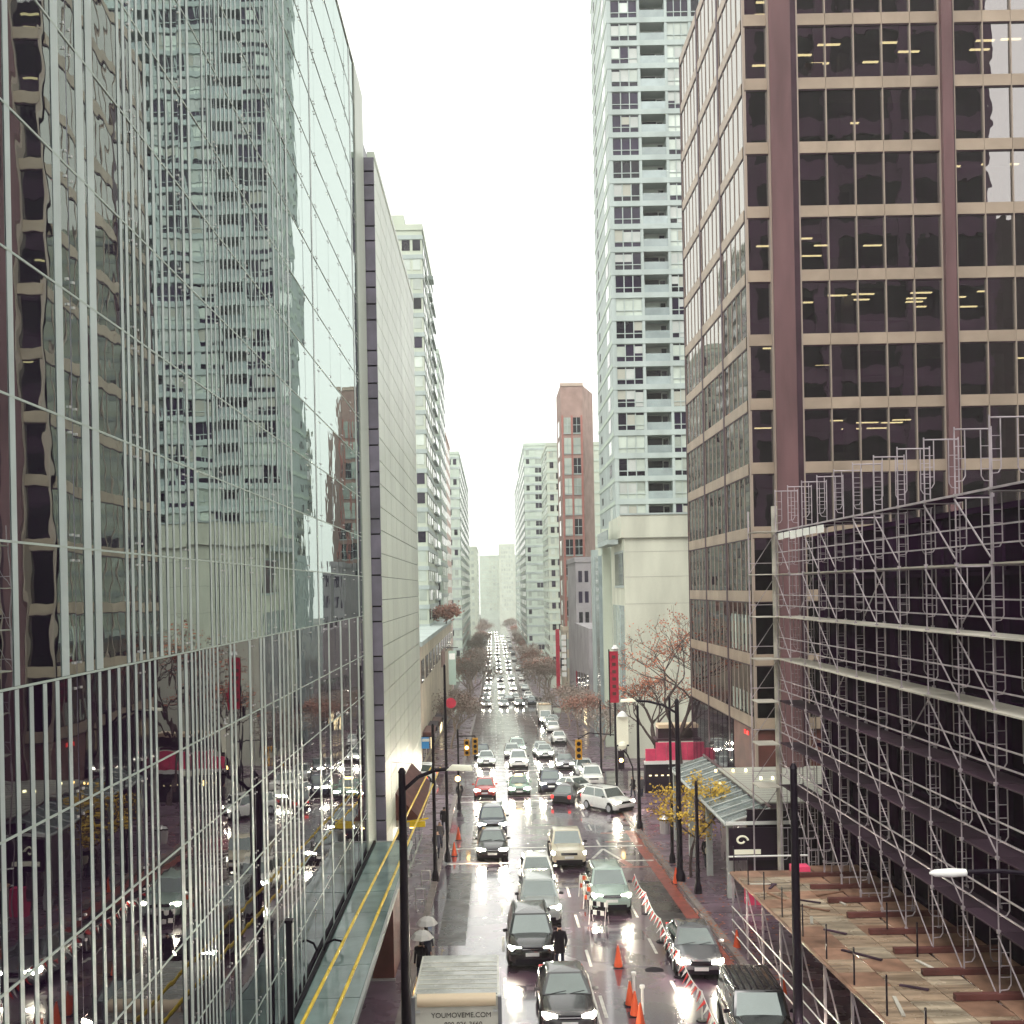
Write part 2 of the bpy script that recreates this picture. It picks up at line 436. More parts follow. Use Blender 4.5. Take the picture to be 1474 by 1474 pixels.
# fins: positions read off the photograph as pixel columns, width in pixels
ZT = zrows[6]; ZM = 0
def fin_y(x): return -AX*FPX/(VX-x)
up_f = [(16,8),(85,11),(120,11),(135,10),(180,5),(188,5),(198,5),(208,4),(218,5),(228,5),(239,4),(249,4),(259,4),(271,6),(281,6),(302,4),(309,3),(315,3),(322,3),(328,3),(334,3),(340,3),(346,3),(352,3),(360,3),(368,2.5),(374,2.5),(380,2.5),(388,2.5),(394,2.5),(401,2.5),(408,2.5),(414,2.5),(421,4),(457,3),(515,3)]
lo_f = [(16,7),(37,7),(57,6.5),(75,6.5),(93,6),(121,5.5),(137,5),(151,4.5),(165,4.5),(178,4.5),(190,4),(201,3.5),(210,3.5),(218,3.5),(252,6),(262,5),(271,3.5),(277,2.5),(283,2.5),(288,2.5),(293,2.5),(298,2.5),(303,2.5),(309,2.5),(327,3.5),(333,3),(355,3.5),(371,3.5),(376,3),(388,3),(398,3),(404,2.5),(410,2.5),(416,2.5),(422,2.5),(428,2.5),(455,3),(470,2.5),(487,3),(500,2),(512,3)]
zsplit = zrows[6]; 
for x in (-20, -45, -75, -110, -150, -200): up_f.append((x, 10)); lo_f += [(x, 8), (x+12, 8)]
for (x, w), up in [(f, True) for f in up_f] + [(f, False) for f in lo_f]:
    y = fin_y(x); wy = fin_y(x+w)-y
    w *= (.95 if x < 150 else .72 if x < 240 else .5) if up else .8
    wy = fin_y(x+w)-y
    z0, z1 = (zsplit+.02, zt) if up else (ZC+.02, zsplit-.02)
    piece('fin', 'mint_fin', gb, AX+.018, AX+.024, y, y+wy, z0, z1)
piece('end_trim', 'pale_panel', gb, AX-.3, AX+.06, 42.7, YE+.78, ZC-3, zt)
piece('parapet_cap', 'pale_panel', gb, AX-.4, AX+.05, Y0B, YE, zt+.02, zt+.12)
# street level below the canopy: glazed shop front
piece('shop_window', 'shop_glass', gb, AX-.3, AX-.1, Y0B, YE-.05, gz(YE)-.5, ZC-.3)
for j in range(NB+1):
    y = min(Y0B+j*BAY, YE-.15); piece('shop_mullion', 'dark_brown', gb, AX-.1, AX, y-.05, y+.05, gz(y)-.2, ZC-.3)

# glass canopy over the pavement
cn = thing('glass_canopy', 'long pale green glass canopy along the foot of the glass building on the left', 'canopy', (AX, 30, ZC))
CW = 1.72
cy0, cy1 = 8.0, YE-.3
n = 15; dy = (cy1-cy0)/n
for i in range(n):
    o = piece('glass_sheet', 'canopy_glass', cn, AX+.16, AX+CW-.09, cy0+i*dy+.012, cy0+(i+1)*dy-.012, ZC-.03, ZC)
    o.rotation_euler = (math.radians(RND.gauss(0,.2)), math.radians(-1.2+RND.gauss(0,.2)), 0)
piece('gutter', 'black_joint', cn, AX+.05, AX+.15, cy0, cy1, ZC-.06, ZC+.07)
piece('edge_beam', 'shade_wall', cn, AX+CW-.08, AX+CW, cy0, cy1+.02, ZC-.14, ZC+.03)
piece('end_beam', 'shade_wall', cn, AX+.16, AX+CW-.09, cy1, cy1+.08, ZC-.14, ZC+.03)
for i in range(n+1):
    piece('rib', 'dark_panel', cn, AX+.16, AX+CW-.09, cy0+i*dy-.03, cy0+i*dy+.03, ZC-.16, ZC-.05)
o = MB()
for s in (-1, 1):
    pts = [(AX+.35, 31.1, ZC+.03)]
cl = MB()
cl.path([(AX+.2, 30.9, ZC+.28), (AX+.42, 30.95, ZC+.36), (AX+.62, 31.0, ZC+.3), (AX+.66, 31.0, ZC+.16), (AX+.55, 31.0, ZC+.1)], .035)
cl.tube((AX+.1, 30.9, ZC+.02), (AX+.2, 30.9, ZC+.28), .03)
cl.build('hook_bracket', 'black_joint', cn)
dp = MB().box(-5.12, -4.98, 25.1, 25.25, ZC-3, -7.95).box(-5.15, -4.95, 25.07, 25.28, -7.95, -7.88).build('downpipe_post', 'pole_black')
tag(dp, 'short black square post standing in the canopy gutter, against the glass, bottom left', 'post')

# ------------------------------------------------------------------ pale panelled building beyond
pb = thing('pale_building', 'pale panelled office building with a dark slate end strip, behind the glass building', 'building', (-5.1, 45, gz(60)))
PX, PY0, PY1 = -4.81, 45.6, 68.5
ptop = at(541, 226, PY0).z
B(-30, PX-.06, PY0+.3, PY1, gz(PY1)-2, ptop-.3).build('wall', 'pale_window', pb)
xd0 = at(523, 600, PY0).x; 
edges_px = [225,246,266,288,325,346,390,413,437,460,504,526,551,573,617,640,678,700,746,768,803,827,872,894,944,966,1014,1036,1087,1110,1145,1180]
ps = [ptop] + [at(535, y+1, PY0).z for y in edges_px[1:]]
ps.append(gz(PY0)-.2)
for a, b in zip(ps, ps[1:]):
    piece('slate_panel', 'dark_panel', pb, xd0, PX, PY0-.06, PY0+.02, b+.035, a-.035)
piece('backing', 'black_joint', pb, xd0-.02, PX-.03, PY0+.02, PY0+.28, ps[-1], ptop)
nr, nc = 30, 9
zb, zh = -11.6, None
zh = (ptop-zb)/nr
for i in range(nr):
    for j in range(nc):
        yw = (PY1-PY0)/nc
        piece('facade_panel', 'pale_panel', pb, PX-.05, PX, PY0+j*yw+.04+(.02 if j==0 else 0), PY0+(j+1)*yw-.02, zb+i*zh+.02, zb+(i+1)*zh-.02)
for j in range(7):
    y = PY0+.4+j*3.2
    piece('shop_window', 'shop_glass', pb, PX-.05, PX-.01, y, y+2.7, gz(y)+.5, zb-.25)
piece('parapet', 'pale_panel', pb, PX-.3, PX+.03, PY0+.02, PY1, ptop-.02, ptop+.25)
# slate side wall standing above the strip (penthouse)
za = at(522, 160, 46.2).z
MB().poly([(-5.75,47,ptop+.1),(-5.3,60,ptop+.1),(-5.3,60,ptop+.1+1.4),(-5.75,47,za)]).poly([(-5.75,47,ptop+.1),(-5.75,47,za),(-9,47,za),(-9,47,ptop+.1)]).build('penthouse_wall','dark_panel',pb)

# ================================================================== generic tower
win_frame = {}
def tower(name, label, x0, x1, y0, y1, top, wall, pitch, front=(), side=(), glass=('tower_glass',), band=None, street='L', base=None, zwin=(.9, .55), roof=True, parapet='same', z_lo=None, group=None):
    """x0..x1, y0..y1 plan; front = [(xa, xb)] windows on the face towards us; side = [(ya, yb)] on the face to the street"""
    yb = gz(y1)-1.5
    t = thing(name, label, 'building', (x0, y0, gz(y0)))
    B(x0, x1, y0, y1, yb, top).build('wall', wall, t)
    sx = x1 if street == 'L' else x0; sg = 1 if street == 'L' else -1
    nfl = int((top-2.0-(gz(y0)+5))/pitch)
    for k in range(nfl):
        zt_ = top-1.4-k*pitch; za, zb_ = zt_-pitch*zwin[0]+pitch*(1-zwin[1])*0, zt_
        z1 = zt_-pitch*.12; z0 = z1-pitch*zwin[1]
        if z_lo and z0 < z_lo: break
        if band:
            piece('floor_band', band, t, x0-(.12 if street=='R' else 0), x1+(.12 if street=='L' else 0), y0-.12, y1, zt_-pitch*.10, zt_+pitch*.12)
        for (a, b) in front:
            g = glass[RND.randrange(len(glass))]
            piece('window', g, t, a, b, y0-.05, y0+.05, z0, z1)
            if b-a > 1.6: piece('mullion', wall, t, (a+b)/2-.05, (a+b)/2+.05, y0-.09, y0+.02, z0, z1)
        for (a, b) in side:
            g = glass[RND.randrange(len(glass))]
            piece('window', g, t, *sorted((sx-.05, sx+.05)), a, b, z0, z1)
    if roof:
        piece('parapet', wall, t, x0-.15, x1+.15, y0-.15, y0+.15, top-.35, top+.5)
        piece('parapet', wall, t, *((x1-.15, x1+.15) if street=='L' else (x0-.15, x0+.15)), y0+.16, y1, top-.35, top+.5)
    return t
def seq(a, b, n, f=.6):
    w = (b-a)/n; return [(a+i*w+w*(1-f)/2, a+(i+1)*w-w*(1-f)/2) for i in range(n)]

# left side beyond the pale building
lb = thing('low_building', 'low beige stone shop building with a brown pilaster, on the left beyond the pale facade', 'building', (-7, 105, gz(105)))
lx = at(604, 1000, 105).x
ltop = at(640, 906, 150).z
B(-30, lx, 105, 186, gz(190)-1, ltop).build('wall', 'stone_beige', lb)
piece('cornice', 'white_wall', lb, -30, lx+.35, 104.8, 186.2, ltop, ltop+.5)
piece('pilaster', 'tan_wall', lb, lx-1.2, lx+.12, 104.7, 105.9, gz(105)-.5, ltop-.02)
piece('pilaster', 'brick_red', lb, lx-2.6, lx-1.3, 104.75, 105.9, gz(105)-.5, ltop-.02)
for j in range(11):
    y = 108+j*7
    piece('window', 'shop_glass', lb, lx-.02, lx+.06, y, y+4.2, ltop-4.0, ltop-1.6)
    piece('shop_window', 'shop_lit' if j in (2, 5) else 'shop_glass', lb, lx-.02, lx+.06, y, y+5, gz(y)+.6, gz(y)+3.1)
    piece('awning', 'awning_dark' if j % 2 else 'rust_box', lb, lx+.06, lx+1.1, y-.2, y+5.2, gz(y)+3.2, gz(y)+3.7)
piece('panel_sign', 'brick_red', lb, lx+.0, lx+.12, 150, 160, ltop-5.5, ltop-3.2)

cx = at(600, 600, 150).x
t3x = at(612, 600, 150).x
tower('balcony_tower', 'tall pale residential tower with dark window column and stepped roof, left of the street gap', t3x-16, t3x, 150, 177, at(595, 328, 150).z, 'green_wall', 2.8,
      front=[(t3x-1.35, t3x-.25), (t3x-2.9, t3x-1.75), (t3x-5.2, t3x-3.4)], side=[(152,154.4),(156,159.5),(161.5,164.5),(168,170.5),(172,175)], band='white_wall', glass=('tower_glass','blind_glass','blind_glass'))
bt = [o for o in bpy.data.objects if o.name == 'balcony_tower'][0]
ztop = at(595, 328, 150).z
piece('roof_step', 'green_wall', bt, t3x-6, t3x-2.6, 151, 170, ztop+.5, at(575, 306, 150).z)
piece('roof_step', 'pink_wall', bt, t3x-2.4, t3x-.6, 151, 165, ztop-4.0, ztop-.4)
for k in range(22):
    z = ztop-6-k*2.8
    if z < -16: break
    piece('balcony', 'white_wall', bt, t3x+.14, t3x+.6, 168, 176, z-.25, z)
    piece('railing', 'rail_glass', bt, t3x+.55, t3x+.6, 168, 176, z, z+1.0)
# ragged maintenance cradles on the corner
for i, (px_, py_) in enumerate(((606,372),(610,392),(618,430),(620,405))):
    p = at(px_, py_, 168); piece('roof_rig', 'pink_wall' if i < 2 else 'white_wall', bt, p.x-1.2, p.x+.5, 166, 169, p.z-.3, p.z+.3)
a4 = at(629, 600, 195).x
tower('slim_green_tower', 'slim pale green tower directly behind the balcony tower on the left', a4-14, at(635,600,200).x, 192, 216, at(632, 520, 200).z, 'mint_wall', 2.9, front=seq(a4-2, a4+.4, 2), side=seq(194, 215, 4), band='white_wall', glass=('blind_glass','tower_glass'))
tower('pink_tower', 'narrow pinkish tower with blank front, left side between two pale towers', at(634,700,225).x-12, at(641,700,225).x, 224, 252, at(640, 625, 228).z, 'pink_wall', 3, side=seq(226, 250, 4), glass=('blind_glass',))
tower('mint_tower', 'pale mint apartment tower with flat top, farther down the left side', at(645,700,300).x-8, at(661,700,300).x, 300, 420, at(660, 652, 300).z, 'mint_wall', 2.9, front=seq(at(645,700,300).x-2, at(661,700,300).x-.4, 3), side=seq(304, 416, 9), band='white_wall', glass=('blind_glass','tower_glass','blind_glass'))
tower('far_left_tower', 'faint grey tower far down the left side of the street', at(676,800,520).x-14, at(686,800,520).x, 520, 600, at(684, 788, 520).z, 'green_wall', 3.2, front=seq(at(676,800,520).x-4, at(686,800,520).x-1, 3), side=seq(525, 595, 6), glass=('blind_glass',))
tower('end_tower', 'faint pale tower closing the view at the far end of the street', at(690,800,900).x, at(752,800,900).x, 900, 930, at(720, 800, 900).z, 'mint_wall', 3.6, front=seq(at(701,800,900).x+1, at(748,800,900).x-1, 8), band='green_wall', glass=('blind_glass','green_wall'))
tower('end_tower_core', 'faint grey-green slab tower with blank upper storey, at the end of the street', at(718,800,860).x, at(741,800,860).x, 860, 890, at(725, 784, 860).z, 'green_wall', 3.6, front=seq(at(718,800,860).x+1.5, at(741,800,860).x-1.5, 5), band='green_wall', glass=('blind_glass',))

# right side, far to near
gx0 = at(748,800,430).x
tower('far_right_tower', 'pale grey-green tower, farthest on the right side of the street', gx0, gx0+26, 430, 500, at(752, 690, 430).z, 'mint_wall', 2.9, front=seq(gx0+.5, gx0+6, 3), side=seq(434, 498, 5), band='white_wall', street='R', glass=('blind_glass','tower_glass'))
gx = at(757,800,330).x
tower('right_mint_tower', 'broad pale mint tower with columns of balconies, on the right past the brick building', gx, gx+24, 330, 400, at(770, 640, 330).z, 'mint_wall', 2.8, front=[(gx+.6,gx+1.6),(gx+3.4,gx+5.4),(gx+8,gx+9.5)], side=seq(334, 398, 6), band='white_wall', street='R', glass=('blind_glass','tower_glass','blind_glass'))
rm = at(790,800,270).x
tower('right_green_tower', 'narrow mint green tower edge just left of the red brick building', rm, rm+14, 270, 300, at(797, 640, 270).z, 'green_wall', 2.8, front=seq(rm+.3, rm+3.6, 2), side=seq(272, 298, 4), street='R', band='mint_wall', glass=('blind_glass','tower_glass'))

# brick building
bx0 = at(808,650,200).x; bx1 = at(840,650,200).x; btop = at(820,555,200).z
bk = thing('brick_building', 'red brick tower with two columns of white framed windows and a blank parapet, right side', 'building', (bx0, 200, gz(200)))
MB().poly([(bx0,200,gz(200)-1),(bx1,200,gz(200)-1),(bx1,200,btop),(bx0,200,btop)]).poly([(bx1,200,gz(200)-1),(bx1+2.8,209,gz(200)-1),(bx1+2.8,209,btop),(bx1,200,btop)]).poly([(bx0,200,gz(200)-1),(bx0,200,btop),(bx0,212,btop),(bx0,212,gz(200)-1)]).poly([(bx0,200,btop),(bx1,200,btop),(bx1+2.8,209,btop),(bx1+2.8,213,btop),(bx0,212,btop)]).build('wall', 'brick_red', bk)
piece('parapet', 'tan_wall', bk, bx0-.1, bx1+.1, 199.85, 200.2, btop-.1, btop+.5)
bw = bx1-bx0
for k in range(15):
    z1 = at(825, 601, 200).z - k*3.9
    if z1 < gz(200)+3: break
    for c in (0, 1):
        xa = bx0+bw*(.13+.42*c); xb = xa+bw*.32
        w = piece('window', 'blind_glass' if RND.random() < .6 else 'tower_glass', bk, xa, xb, 199.93, 200.03, z1-2.9, z1)
        piece('sill', 'white_wall', bk, xa-.05, xb+.05, 199.85, 200.02, z1-3.15, z1-2.93)
        piece('window_bar', 'white_wall', bk, (xa+xb)/2-.05, (xa+xb)/2+.05, 199.88, 199.925, z1-2.9, z1)
        piece('window_bar', 'white_wall', bk, xa, xb, 199.87, 199.92, z1-1.5, z1-1.38)
    piece('window', 'blind_glass', bk, bx0-.05, bx0+.04, 204, 208, z1-2.9, z1)
for c in (0.07, .49, .93):
    piece('pilaster', 'brick_trim', bk, bx0+bw*c-.16, bx0+bw*c+.16, 199.8, 200.05, gz(200), at(825,598,200).z)
tower('grey_building', 'dark grey brick mid-rise with a flat roof, in front of the red brick tower', at(829,850,172).x, at(851,850,172).x, 172, 190, at(835, 806, 172).z, 'grey_wall', 3.4, front=seq(at(831,850,172).x, at(849,850,172).x, 2), street='R', glass=('tower_glass',))
tower('beige_midrise', 'pale beige low building beneath the red brick tower', at(800,900,215).x, at(830,900,215).x, 193, 199, at(812, 905, 195).z, 'stone_beige', 3.5, front=seq(at(803,900,195).x, at(828,900,195).x, 3), street='R', glass=('tower_glass','blind_glass'))
# white residential tower
WY = 125.0; wx0 = 15.05
wz0 = 9.86            # underside line of the lowest full storey
wt = thing('white_tower', 'white residential tower with rows of windows and recessed balconies, right of the sky gap', 'building', (wx0, WY, gz(WY)))
WTOP = 84.0
wx1 = 37.0
B(wx0+.3, wx1, WY+1.9, 143, gz(WY)-2, WTOP).build('core', 'shade_wall', wt)
piece('street_wall', 'white_wall', wt, wx0, wx0+.29, WY+.32, 143, gz(WY)-1, WTOP)
cols = []      # kind, xa, xb
x = wx0+.45
pat = [('win', 3.2), ('bal', 2.95), ('win', 2.6), ('win', 3.2), ('bal', 2.95), ('win', 2.6), ('win', 3.2)]
piece('pier', 'white_wall', wt, wx0, wx0+.44, WY, WY+.3, gz(WY)-1, WTOP)
for kind, w in pat:
    cols.append((kind, x, x+w)); x += w
    piece('pier', 'white_wall', wt, x+.003, x+.297, WY, WY+1.9, gz(WY)-1, WTOP); x += .3
wx_end = x
wf = MB()     # window frame, unit 1 x 1, 3 panes wide with a low transom
for xa in (0, 1/3, 2/3, 1): wf.box(xa-.018, xa+.018, -.06, .06, 0, 1)
for za in (0, .3, 1): wf.box(-.018, 1.018, -.055, .055, za-.022, za+.022)
wf_me = wf.mesh('window_frame'); wf_me.materials.append(M['white_wall'])
FL = 2.75
k = -9
while True:
    z = wz0+k*FL; k += 1
    if z+FL > WTOP: break
    if z < -12: continue
    piece('floor_band', 'white_wall', wt, wx0-.04, wx_end, WY-.05, WY+1.85, z, z+.62)
    piece('floor_band', 'mint_wall', wt, wx0-.06, wx0-.001, WY+.3, 143, z+.02, z+.5)
    piece('vent', 'car_trim', wt, wx0-.05, wx0+.01, 138.5, 139.6, z+1.0, z+1.9)
    piece('window', RND.choice(('tower_glass','blind_glass')), wt, wx0-.03, wx0+.02, 128, 130.4, z+.9, z+2.5)
    for kind, xa, xb in cols:
        g = RND.choice(('tower_glass', 'tower_glass', 'tower_glass', 'tower_glass', 'blind_glass'))
        if kind == 'win':
            piece('window', g, wt, xa, xb, WY+.16, WY+.2, z+.62, z+FL)
            dressed = RND.random()
            for q_ in range(3):
                if RND.random() < (.15 if dressed < .45 else .85):
                    lo_ = z+.62+RND.choice((.55, .62, 1.0, .1)); piece('blind', RND.choice(('blind_glass','shade_wall','cream_line')), wt, xa+(xb-xa)*q_/3+.05, xa+(xb-xa)*(q_+1)/3-.05, WY+.14, WY+.155, lo_, z+FL-RND.choice((.1, .25, .3)))
            inst('window_frame', wf_me, wt, (xa, WY+.12, z+.62), (xb-xa, 1, FL-.62))
        else:
            piece('balcony_door', RND.choice(('tower_glass','tower_glass','blind_glass')), wt, xa+.35, xb-.9, WY+1.8, WY+1.89, z+.62, z+2.6)
            piece('balcony_window', 'tower_glass', wt, xb-.75, xb-.15, WY+1.8, WY+1.89, z+1.2, z+2.5)
            piece('railing', 'rail_glass', wt, xa, xb, WY+.05, WY+.09, z+.62, z+1.55)
            if RND.random() < .5:
                piece('balcony_clutter', RND.choice(('cloth_red','car_trim','white_wall','grey_wall')), wt, xa+RND.uniform(.3,1.2), xa+RND.uniform(1.4,2.4), WY+.8, WY+1.3, z+.63, z+.63+RND.uniform(.4,.8))
# cream block at its foot
CYF = 112.0
cb = thing('cream_block', 'plain cream rendered block in front of the white tower, with one dark street window', 'building', (14, CYF, gz(CYF)))
cxa = at(899, 800, CYF).x; ctop = at(945, 741, CYF).z; cxb = at(893, 760, CYF).x
B(cxa, 34, CYF, 124.6, gz(CYF)-1, ctop-2.4).build('wall', 'cream_wall', cb)
B(cxb, 34, CYF-.25, 123, ctop-2.38, ctop).build('upper_wall', 'cream_wall', cb)
piece('coping', 'white_wall', cb, cxb-.1, 34, CYF-.35, CYF+.2, ctop+.003, ctop+.2)
for z in (ctop-2.39, ctop-3.9, ctop-6.6, ctop-9.5):
    piece('render_joint', 'cream_line', cb, cxa-.02, 34, CYF-.012 if z < ctop-2.4 else CYF-.27, CYF+.01, z-.06, z)
sx0 = at(868, 800, 126).x
B(sx0-.2, cxa-.02, 124.7, 125.6, gz(125)-1, at(880, 762, 126).z).build('street_wing', 'green_wall', cb)
za, zb_ = at(888, 843, 114).z, at(888, 796, 114).z
piece('window', 'tower_glass', cb, cxa-.06, cxa+.05, 113.2, 120.5, za, zb_)
piece('window_frame', 'white_wall', cb, cxa-.09, cxa+.04, 113.0, 120.7, zb_+.003, zb_+.25)
piece('window_frame', 'white_wall', cb, cxa-.09, cxa+.04, 113.0, 120.7, za-.25, za-.003)
piece('terrace', 'white_wall', cb, cxa-1.6, cxb-.02, 114, 124.5, ctop-3.0, ctop-2.5)
piece('terrace_rail', 'rail_glass', cb, cxa-1.6, cxa-1.5, 114, 124.5, ctop-2.49, ctop-1.4)
for j in range(3):
    piece('glass_panel', 'rail_glass', cb, cxa-.05, cxa+.03, 113+j*3.6, 116.2+j*3.6, gz(115)+4.2, za-2.2)
piece('shop_window', 'shop_glass', cb, cxa-.05, cxa+.03, 113, 124, gz(115)+.6, gz(115)+3.6)
B(at(852,850,140).x, at(861,850,140).x, 139, 140.5, gz(140)-1, at(856,792,140).z).build('column', 'white_wall', tag_t := thing('white_column', 'tall white column-like stair tower at the street edge left of the cream block', 'building', (at(852,850,140).x,139,gz(140))))
B(at(862,850,133).x, at(868,850,133).x, 133, 138, gz(140)-1, at(862,800,133).z).build('fin_wall', 'rail_glass', tag_t)
# hidden-from-us block that the glass facade mirrors
tower('rear_block', 'pale apartment block behind the white tower, seen only as a reflection in the glass facade', 24, 48, 176, 200, at(700, 590, 176).z, 'green_wall', 2.9, front=seq(25,47,8), side=seq(178,199,6), street='R', band='white_wall', glass=('tower_glass','blind_glass'))

# ================================================================== right: brown and beige office tower
FY = 61.0
BXC = 15.3
ob = thing('brown_office_tower', 'brown and beige office tower with gridded dark windows and lit ceiling lamps, upper right', 'building', (BXC, FY, gz(FY)))
SPZ = [6.77+3.74*k for k in range(-4, 10)]; SH = .33        # spandrel centre heights
OTOP = SPZ[-1]+.36
fx = [BXC+.02, 16.68]; bay1 = [18.42+1.655*i for i in range(6)]; bay2 = [27.62+1.655*i for i in range(6)]; bay3=[36.9+1.655*i for i in range(4)]
SY1 = 80.6
sbay = [(61.5, 67.4), (67.8, 73.9), (74.3, 80.4)]
# structure inside
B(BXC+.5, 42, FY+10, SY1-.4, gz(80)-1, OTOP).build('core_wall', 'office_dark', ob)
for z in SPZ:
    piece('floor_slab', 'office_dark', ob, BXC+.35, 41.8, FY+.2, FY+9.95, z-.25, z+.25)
# front piers
colz = (-11.2, OTOP)
def pier(x0, x1, y0, y1, mat='brown_column'): return piece('column', mat, ob, x0, x1, y0, y1, *colz)
pier(16.72, 17.95, FY-.45, FY+.1); pier(17.96, 18.38, FY-.08, FY+.12, 'dark_brown')
pier(26.74, 27.36, FY-.45, FY+.1); pier(27.37, 27.58, FY-.08, FY+.12, 'dark_brown'); pier(35.95, 36.6, FY-.45, FY+.1)
piece('column_trim', 'mullion_beige', ob, 16.64, 16.72, FY-.3, FY+.1, *colz); piece('column_trim', 'mullion_beige', ob, 18.38, 18.46, FY-.12, FY+.1, *colz)
piece('column_trim', 'mullion_beige', ob, 27.56, 27.62, FY-.12, FY+.1, *colz); piece('column_trim', 'mullion_beige', ob, 26.68, 26.74, FY-.12, FY+.1, *colz)
piece('corner_post', 'mullion_beige', ob, BXC-.06, BXC+.1, FY-.06, FY+.1, *colz)
pane_f = MB().box(-.5,.5,-.5,.5,-.5,.5).mesh('pane'); pane_f.materials.append(M['office_glass'])
for zi, z in enumerate(SPZ):
    for xs in (fx, bay1, bay2, bay3):
        for a, b in zip(xs, xs[1:]):
            piece('spandrel', 'beige_spandrel', ob, a+.012, b-.012, FY-.10, FY-.0, z-SH, z+SH)
            if zi < len(SPZ)-1:
                o = inst('window_pane', pane_f, ob, ((a+b)/2, FY+.03, z+1.87), (b-a-.02, .012, 3.74-2*SH-.02), rot=(math.radians(RND.gauss(0,.12)), 0, math.radians(RND.gauss(0,.16))))
            piece('mullion', 'mullion_beige', ob, b-.03, b+.03, FY-.13, FY+.02, z+SH+.002, z+3.74-SH-.002)
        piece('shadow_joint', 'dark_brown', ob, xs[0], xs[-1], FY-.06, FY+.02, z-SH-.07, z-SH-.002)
    for (a, b) in sbay:
        w = (b-a)/5
        for i in range(5):
            piece('spandrel', 'beige_spandrel', ob, BXC-.04, BXC, a+i*w+.012, a+(i+1)*w-.012, z-SH, z+SH)
            if zi < len(SPZ)-1:
                o = piece('window_pane', 'side_glass', ob, BXC+.02, BXC+.035, a+i*w+.012, a+(i+1)*w-.012, z+SH+.01, z+3.74-SH-.01)
                o.rotation_euler = (0, math.radians(RND.gauss(0,.1)), math.radians(RND.gauss(0,.25)))
                piece('mullion', 'mullion_beige', ob, BXC-.015, BXC+.02, a+(i+1)*w-.03, a+(i+1)*w+.03, z+SH+.002, z+3.74-SH-.002)
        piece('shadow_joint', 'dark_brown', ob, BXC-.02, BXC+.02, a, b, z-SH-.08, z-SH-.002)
for y0, y1 in ((67.4, 67.8), (73.9, 74.3), (80.4, SY1)):
    piece('column', 'dark_brown', ob, BXC-.06, BXC+.25, y0, y1, *colz)
piece('back_wall', 'brown_column', ob, BXC+.3, 42, SY1-.38, SY1, gz(80)-1, OTOP)
piece('side_backing', 'office_dark', ob, BXC+.2, BXC+.3, FY+.2, SY1-.4, *colz)
# light strips on the ceilings, read off the photograph: pixel -> ceiling plane
def ceil_of(x, y):
    for z in SPZ:
        zc = z-.27
        a, b = der(x, y)
        if b <= 0: return None
        Y = zc*FPX/b
        if FY+.5 < Y < FY+9.5: return a*Y/FPX, Y, zc
    return None
lamps = [(1193,63,32),(1156,78,24),(1180,90,26),(1253,88,22),(1279,60,24),(1308,73,30),(1418,57,26),(1410,70,28),(1455,55,28),(1221,176,30),(1375,238,14),(1420,235,14),(1459,235,14),
 (1160,342,18),(1182,352,20),(1256,352,26),(1168,367,28),(1204,424,30),(1242,422,32),(1237,430,28),(1163,434,14),(1326,420,30),(1319,428,28),(1316,433,24),(1326,440,14),(1394,440,24),(1384,426,12),(1412,418,10),
 (1184,525,20),(1211,604,32),(1246,607,36),(1284,607,30),(1298,603,26),(1226,616,28),(1262,615,28),(1212,626,16),(1228,627,20),(1214,635,22),(1210,642,12),(1470,514,12),(1097,20,22),(1098,2,20),(1095,93,24),(1100,353,22),(1097,615,26),(1105,500,14)]
for x, y, w in lamps:
    c = ceil_of(x, y)
    if c:
        L = w*c[1]/FPX
        piece('ceiling_lamp', 'lamp_strip', ob, c[0]-L/2, c[0]+L/2, c[1]-.09, c[1]+.09, c[2]-.09, c[2]-.03)
# blinds, partitions and cabinets seen dimly through the glass
for zi, z in enumerate(SPZ[:-1]):
    for xs in (bay1, bay2):
        for a, b in zip(xs, xs[1:]):
            r_ = RND.random()
            if r_ < .22: piece('blind', 'blind_glass', ob, a+.06, b-.06, FY+.12, FY+.14, z+3.74-SH-RND.uniform(.3, 1.3), z+3.74-SH)
            elif r_ < .46: piece('partition', RND.choice(('dark_brown','grey_wall','brown_column')), ob, a, b-RND.uniform(0,.8), FY+RND.uniform(2.5,6), FY+7, z+.25, z+RND.uniform(1.4,3.2))
            elif r_ < .60: piece('cabinet', RND.choice(('dark_brown','cream_line')), ob, a+.2, b-.2, FY+.5, FY+1.0, z+.26, z+RND.uniform(.9,1.3))
        piece('inner_column', 'grey_wall', ob, xs[2]+.3, xs[2]+.9, FY+3.2, FY+3.8, z+.25, z+3.4)
# ground floor
piece('shop_front', 'rust_box', ob, BXC-.02, BXC+.3, FY+.1, 66.5, -11.6, SPZ[0]-SH-.1)
for i in range(9):
    piece('shop_window', 'shop_glass', ob, BXC-.04, BXC+.04, 66.8+i*1.5, 68.1+i*1.5, gz(66)-.5, SPZ[0]-SH-.12)
piece('shop_front', 'rust_box', ob, BXC+.3, 42, FY+.1, FY+.5, -11.6, SPZ[0]-SH-.1)
for z, y in ((-8.95, 62.6), (-8.95, 63.3)):
    piece('door_lamp', 'lamp_red', ob, BXC-.09, BXC-.03, y, y+.25, z-.12, z+.12)
for i in range(12):      # white curtains between panes low on the street side
    z = SPZ[1] if i < 6 else SPZ[0]
    piece('curtain', 'blind_glass', ob, BXC+.005, BXC+.018, 61.9+(i % 6)*.9, 62.25+(i % 6)*.9, z+SH+.1, z+2.6 if i < 6 else z+1.7)

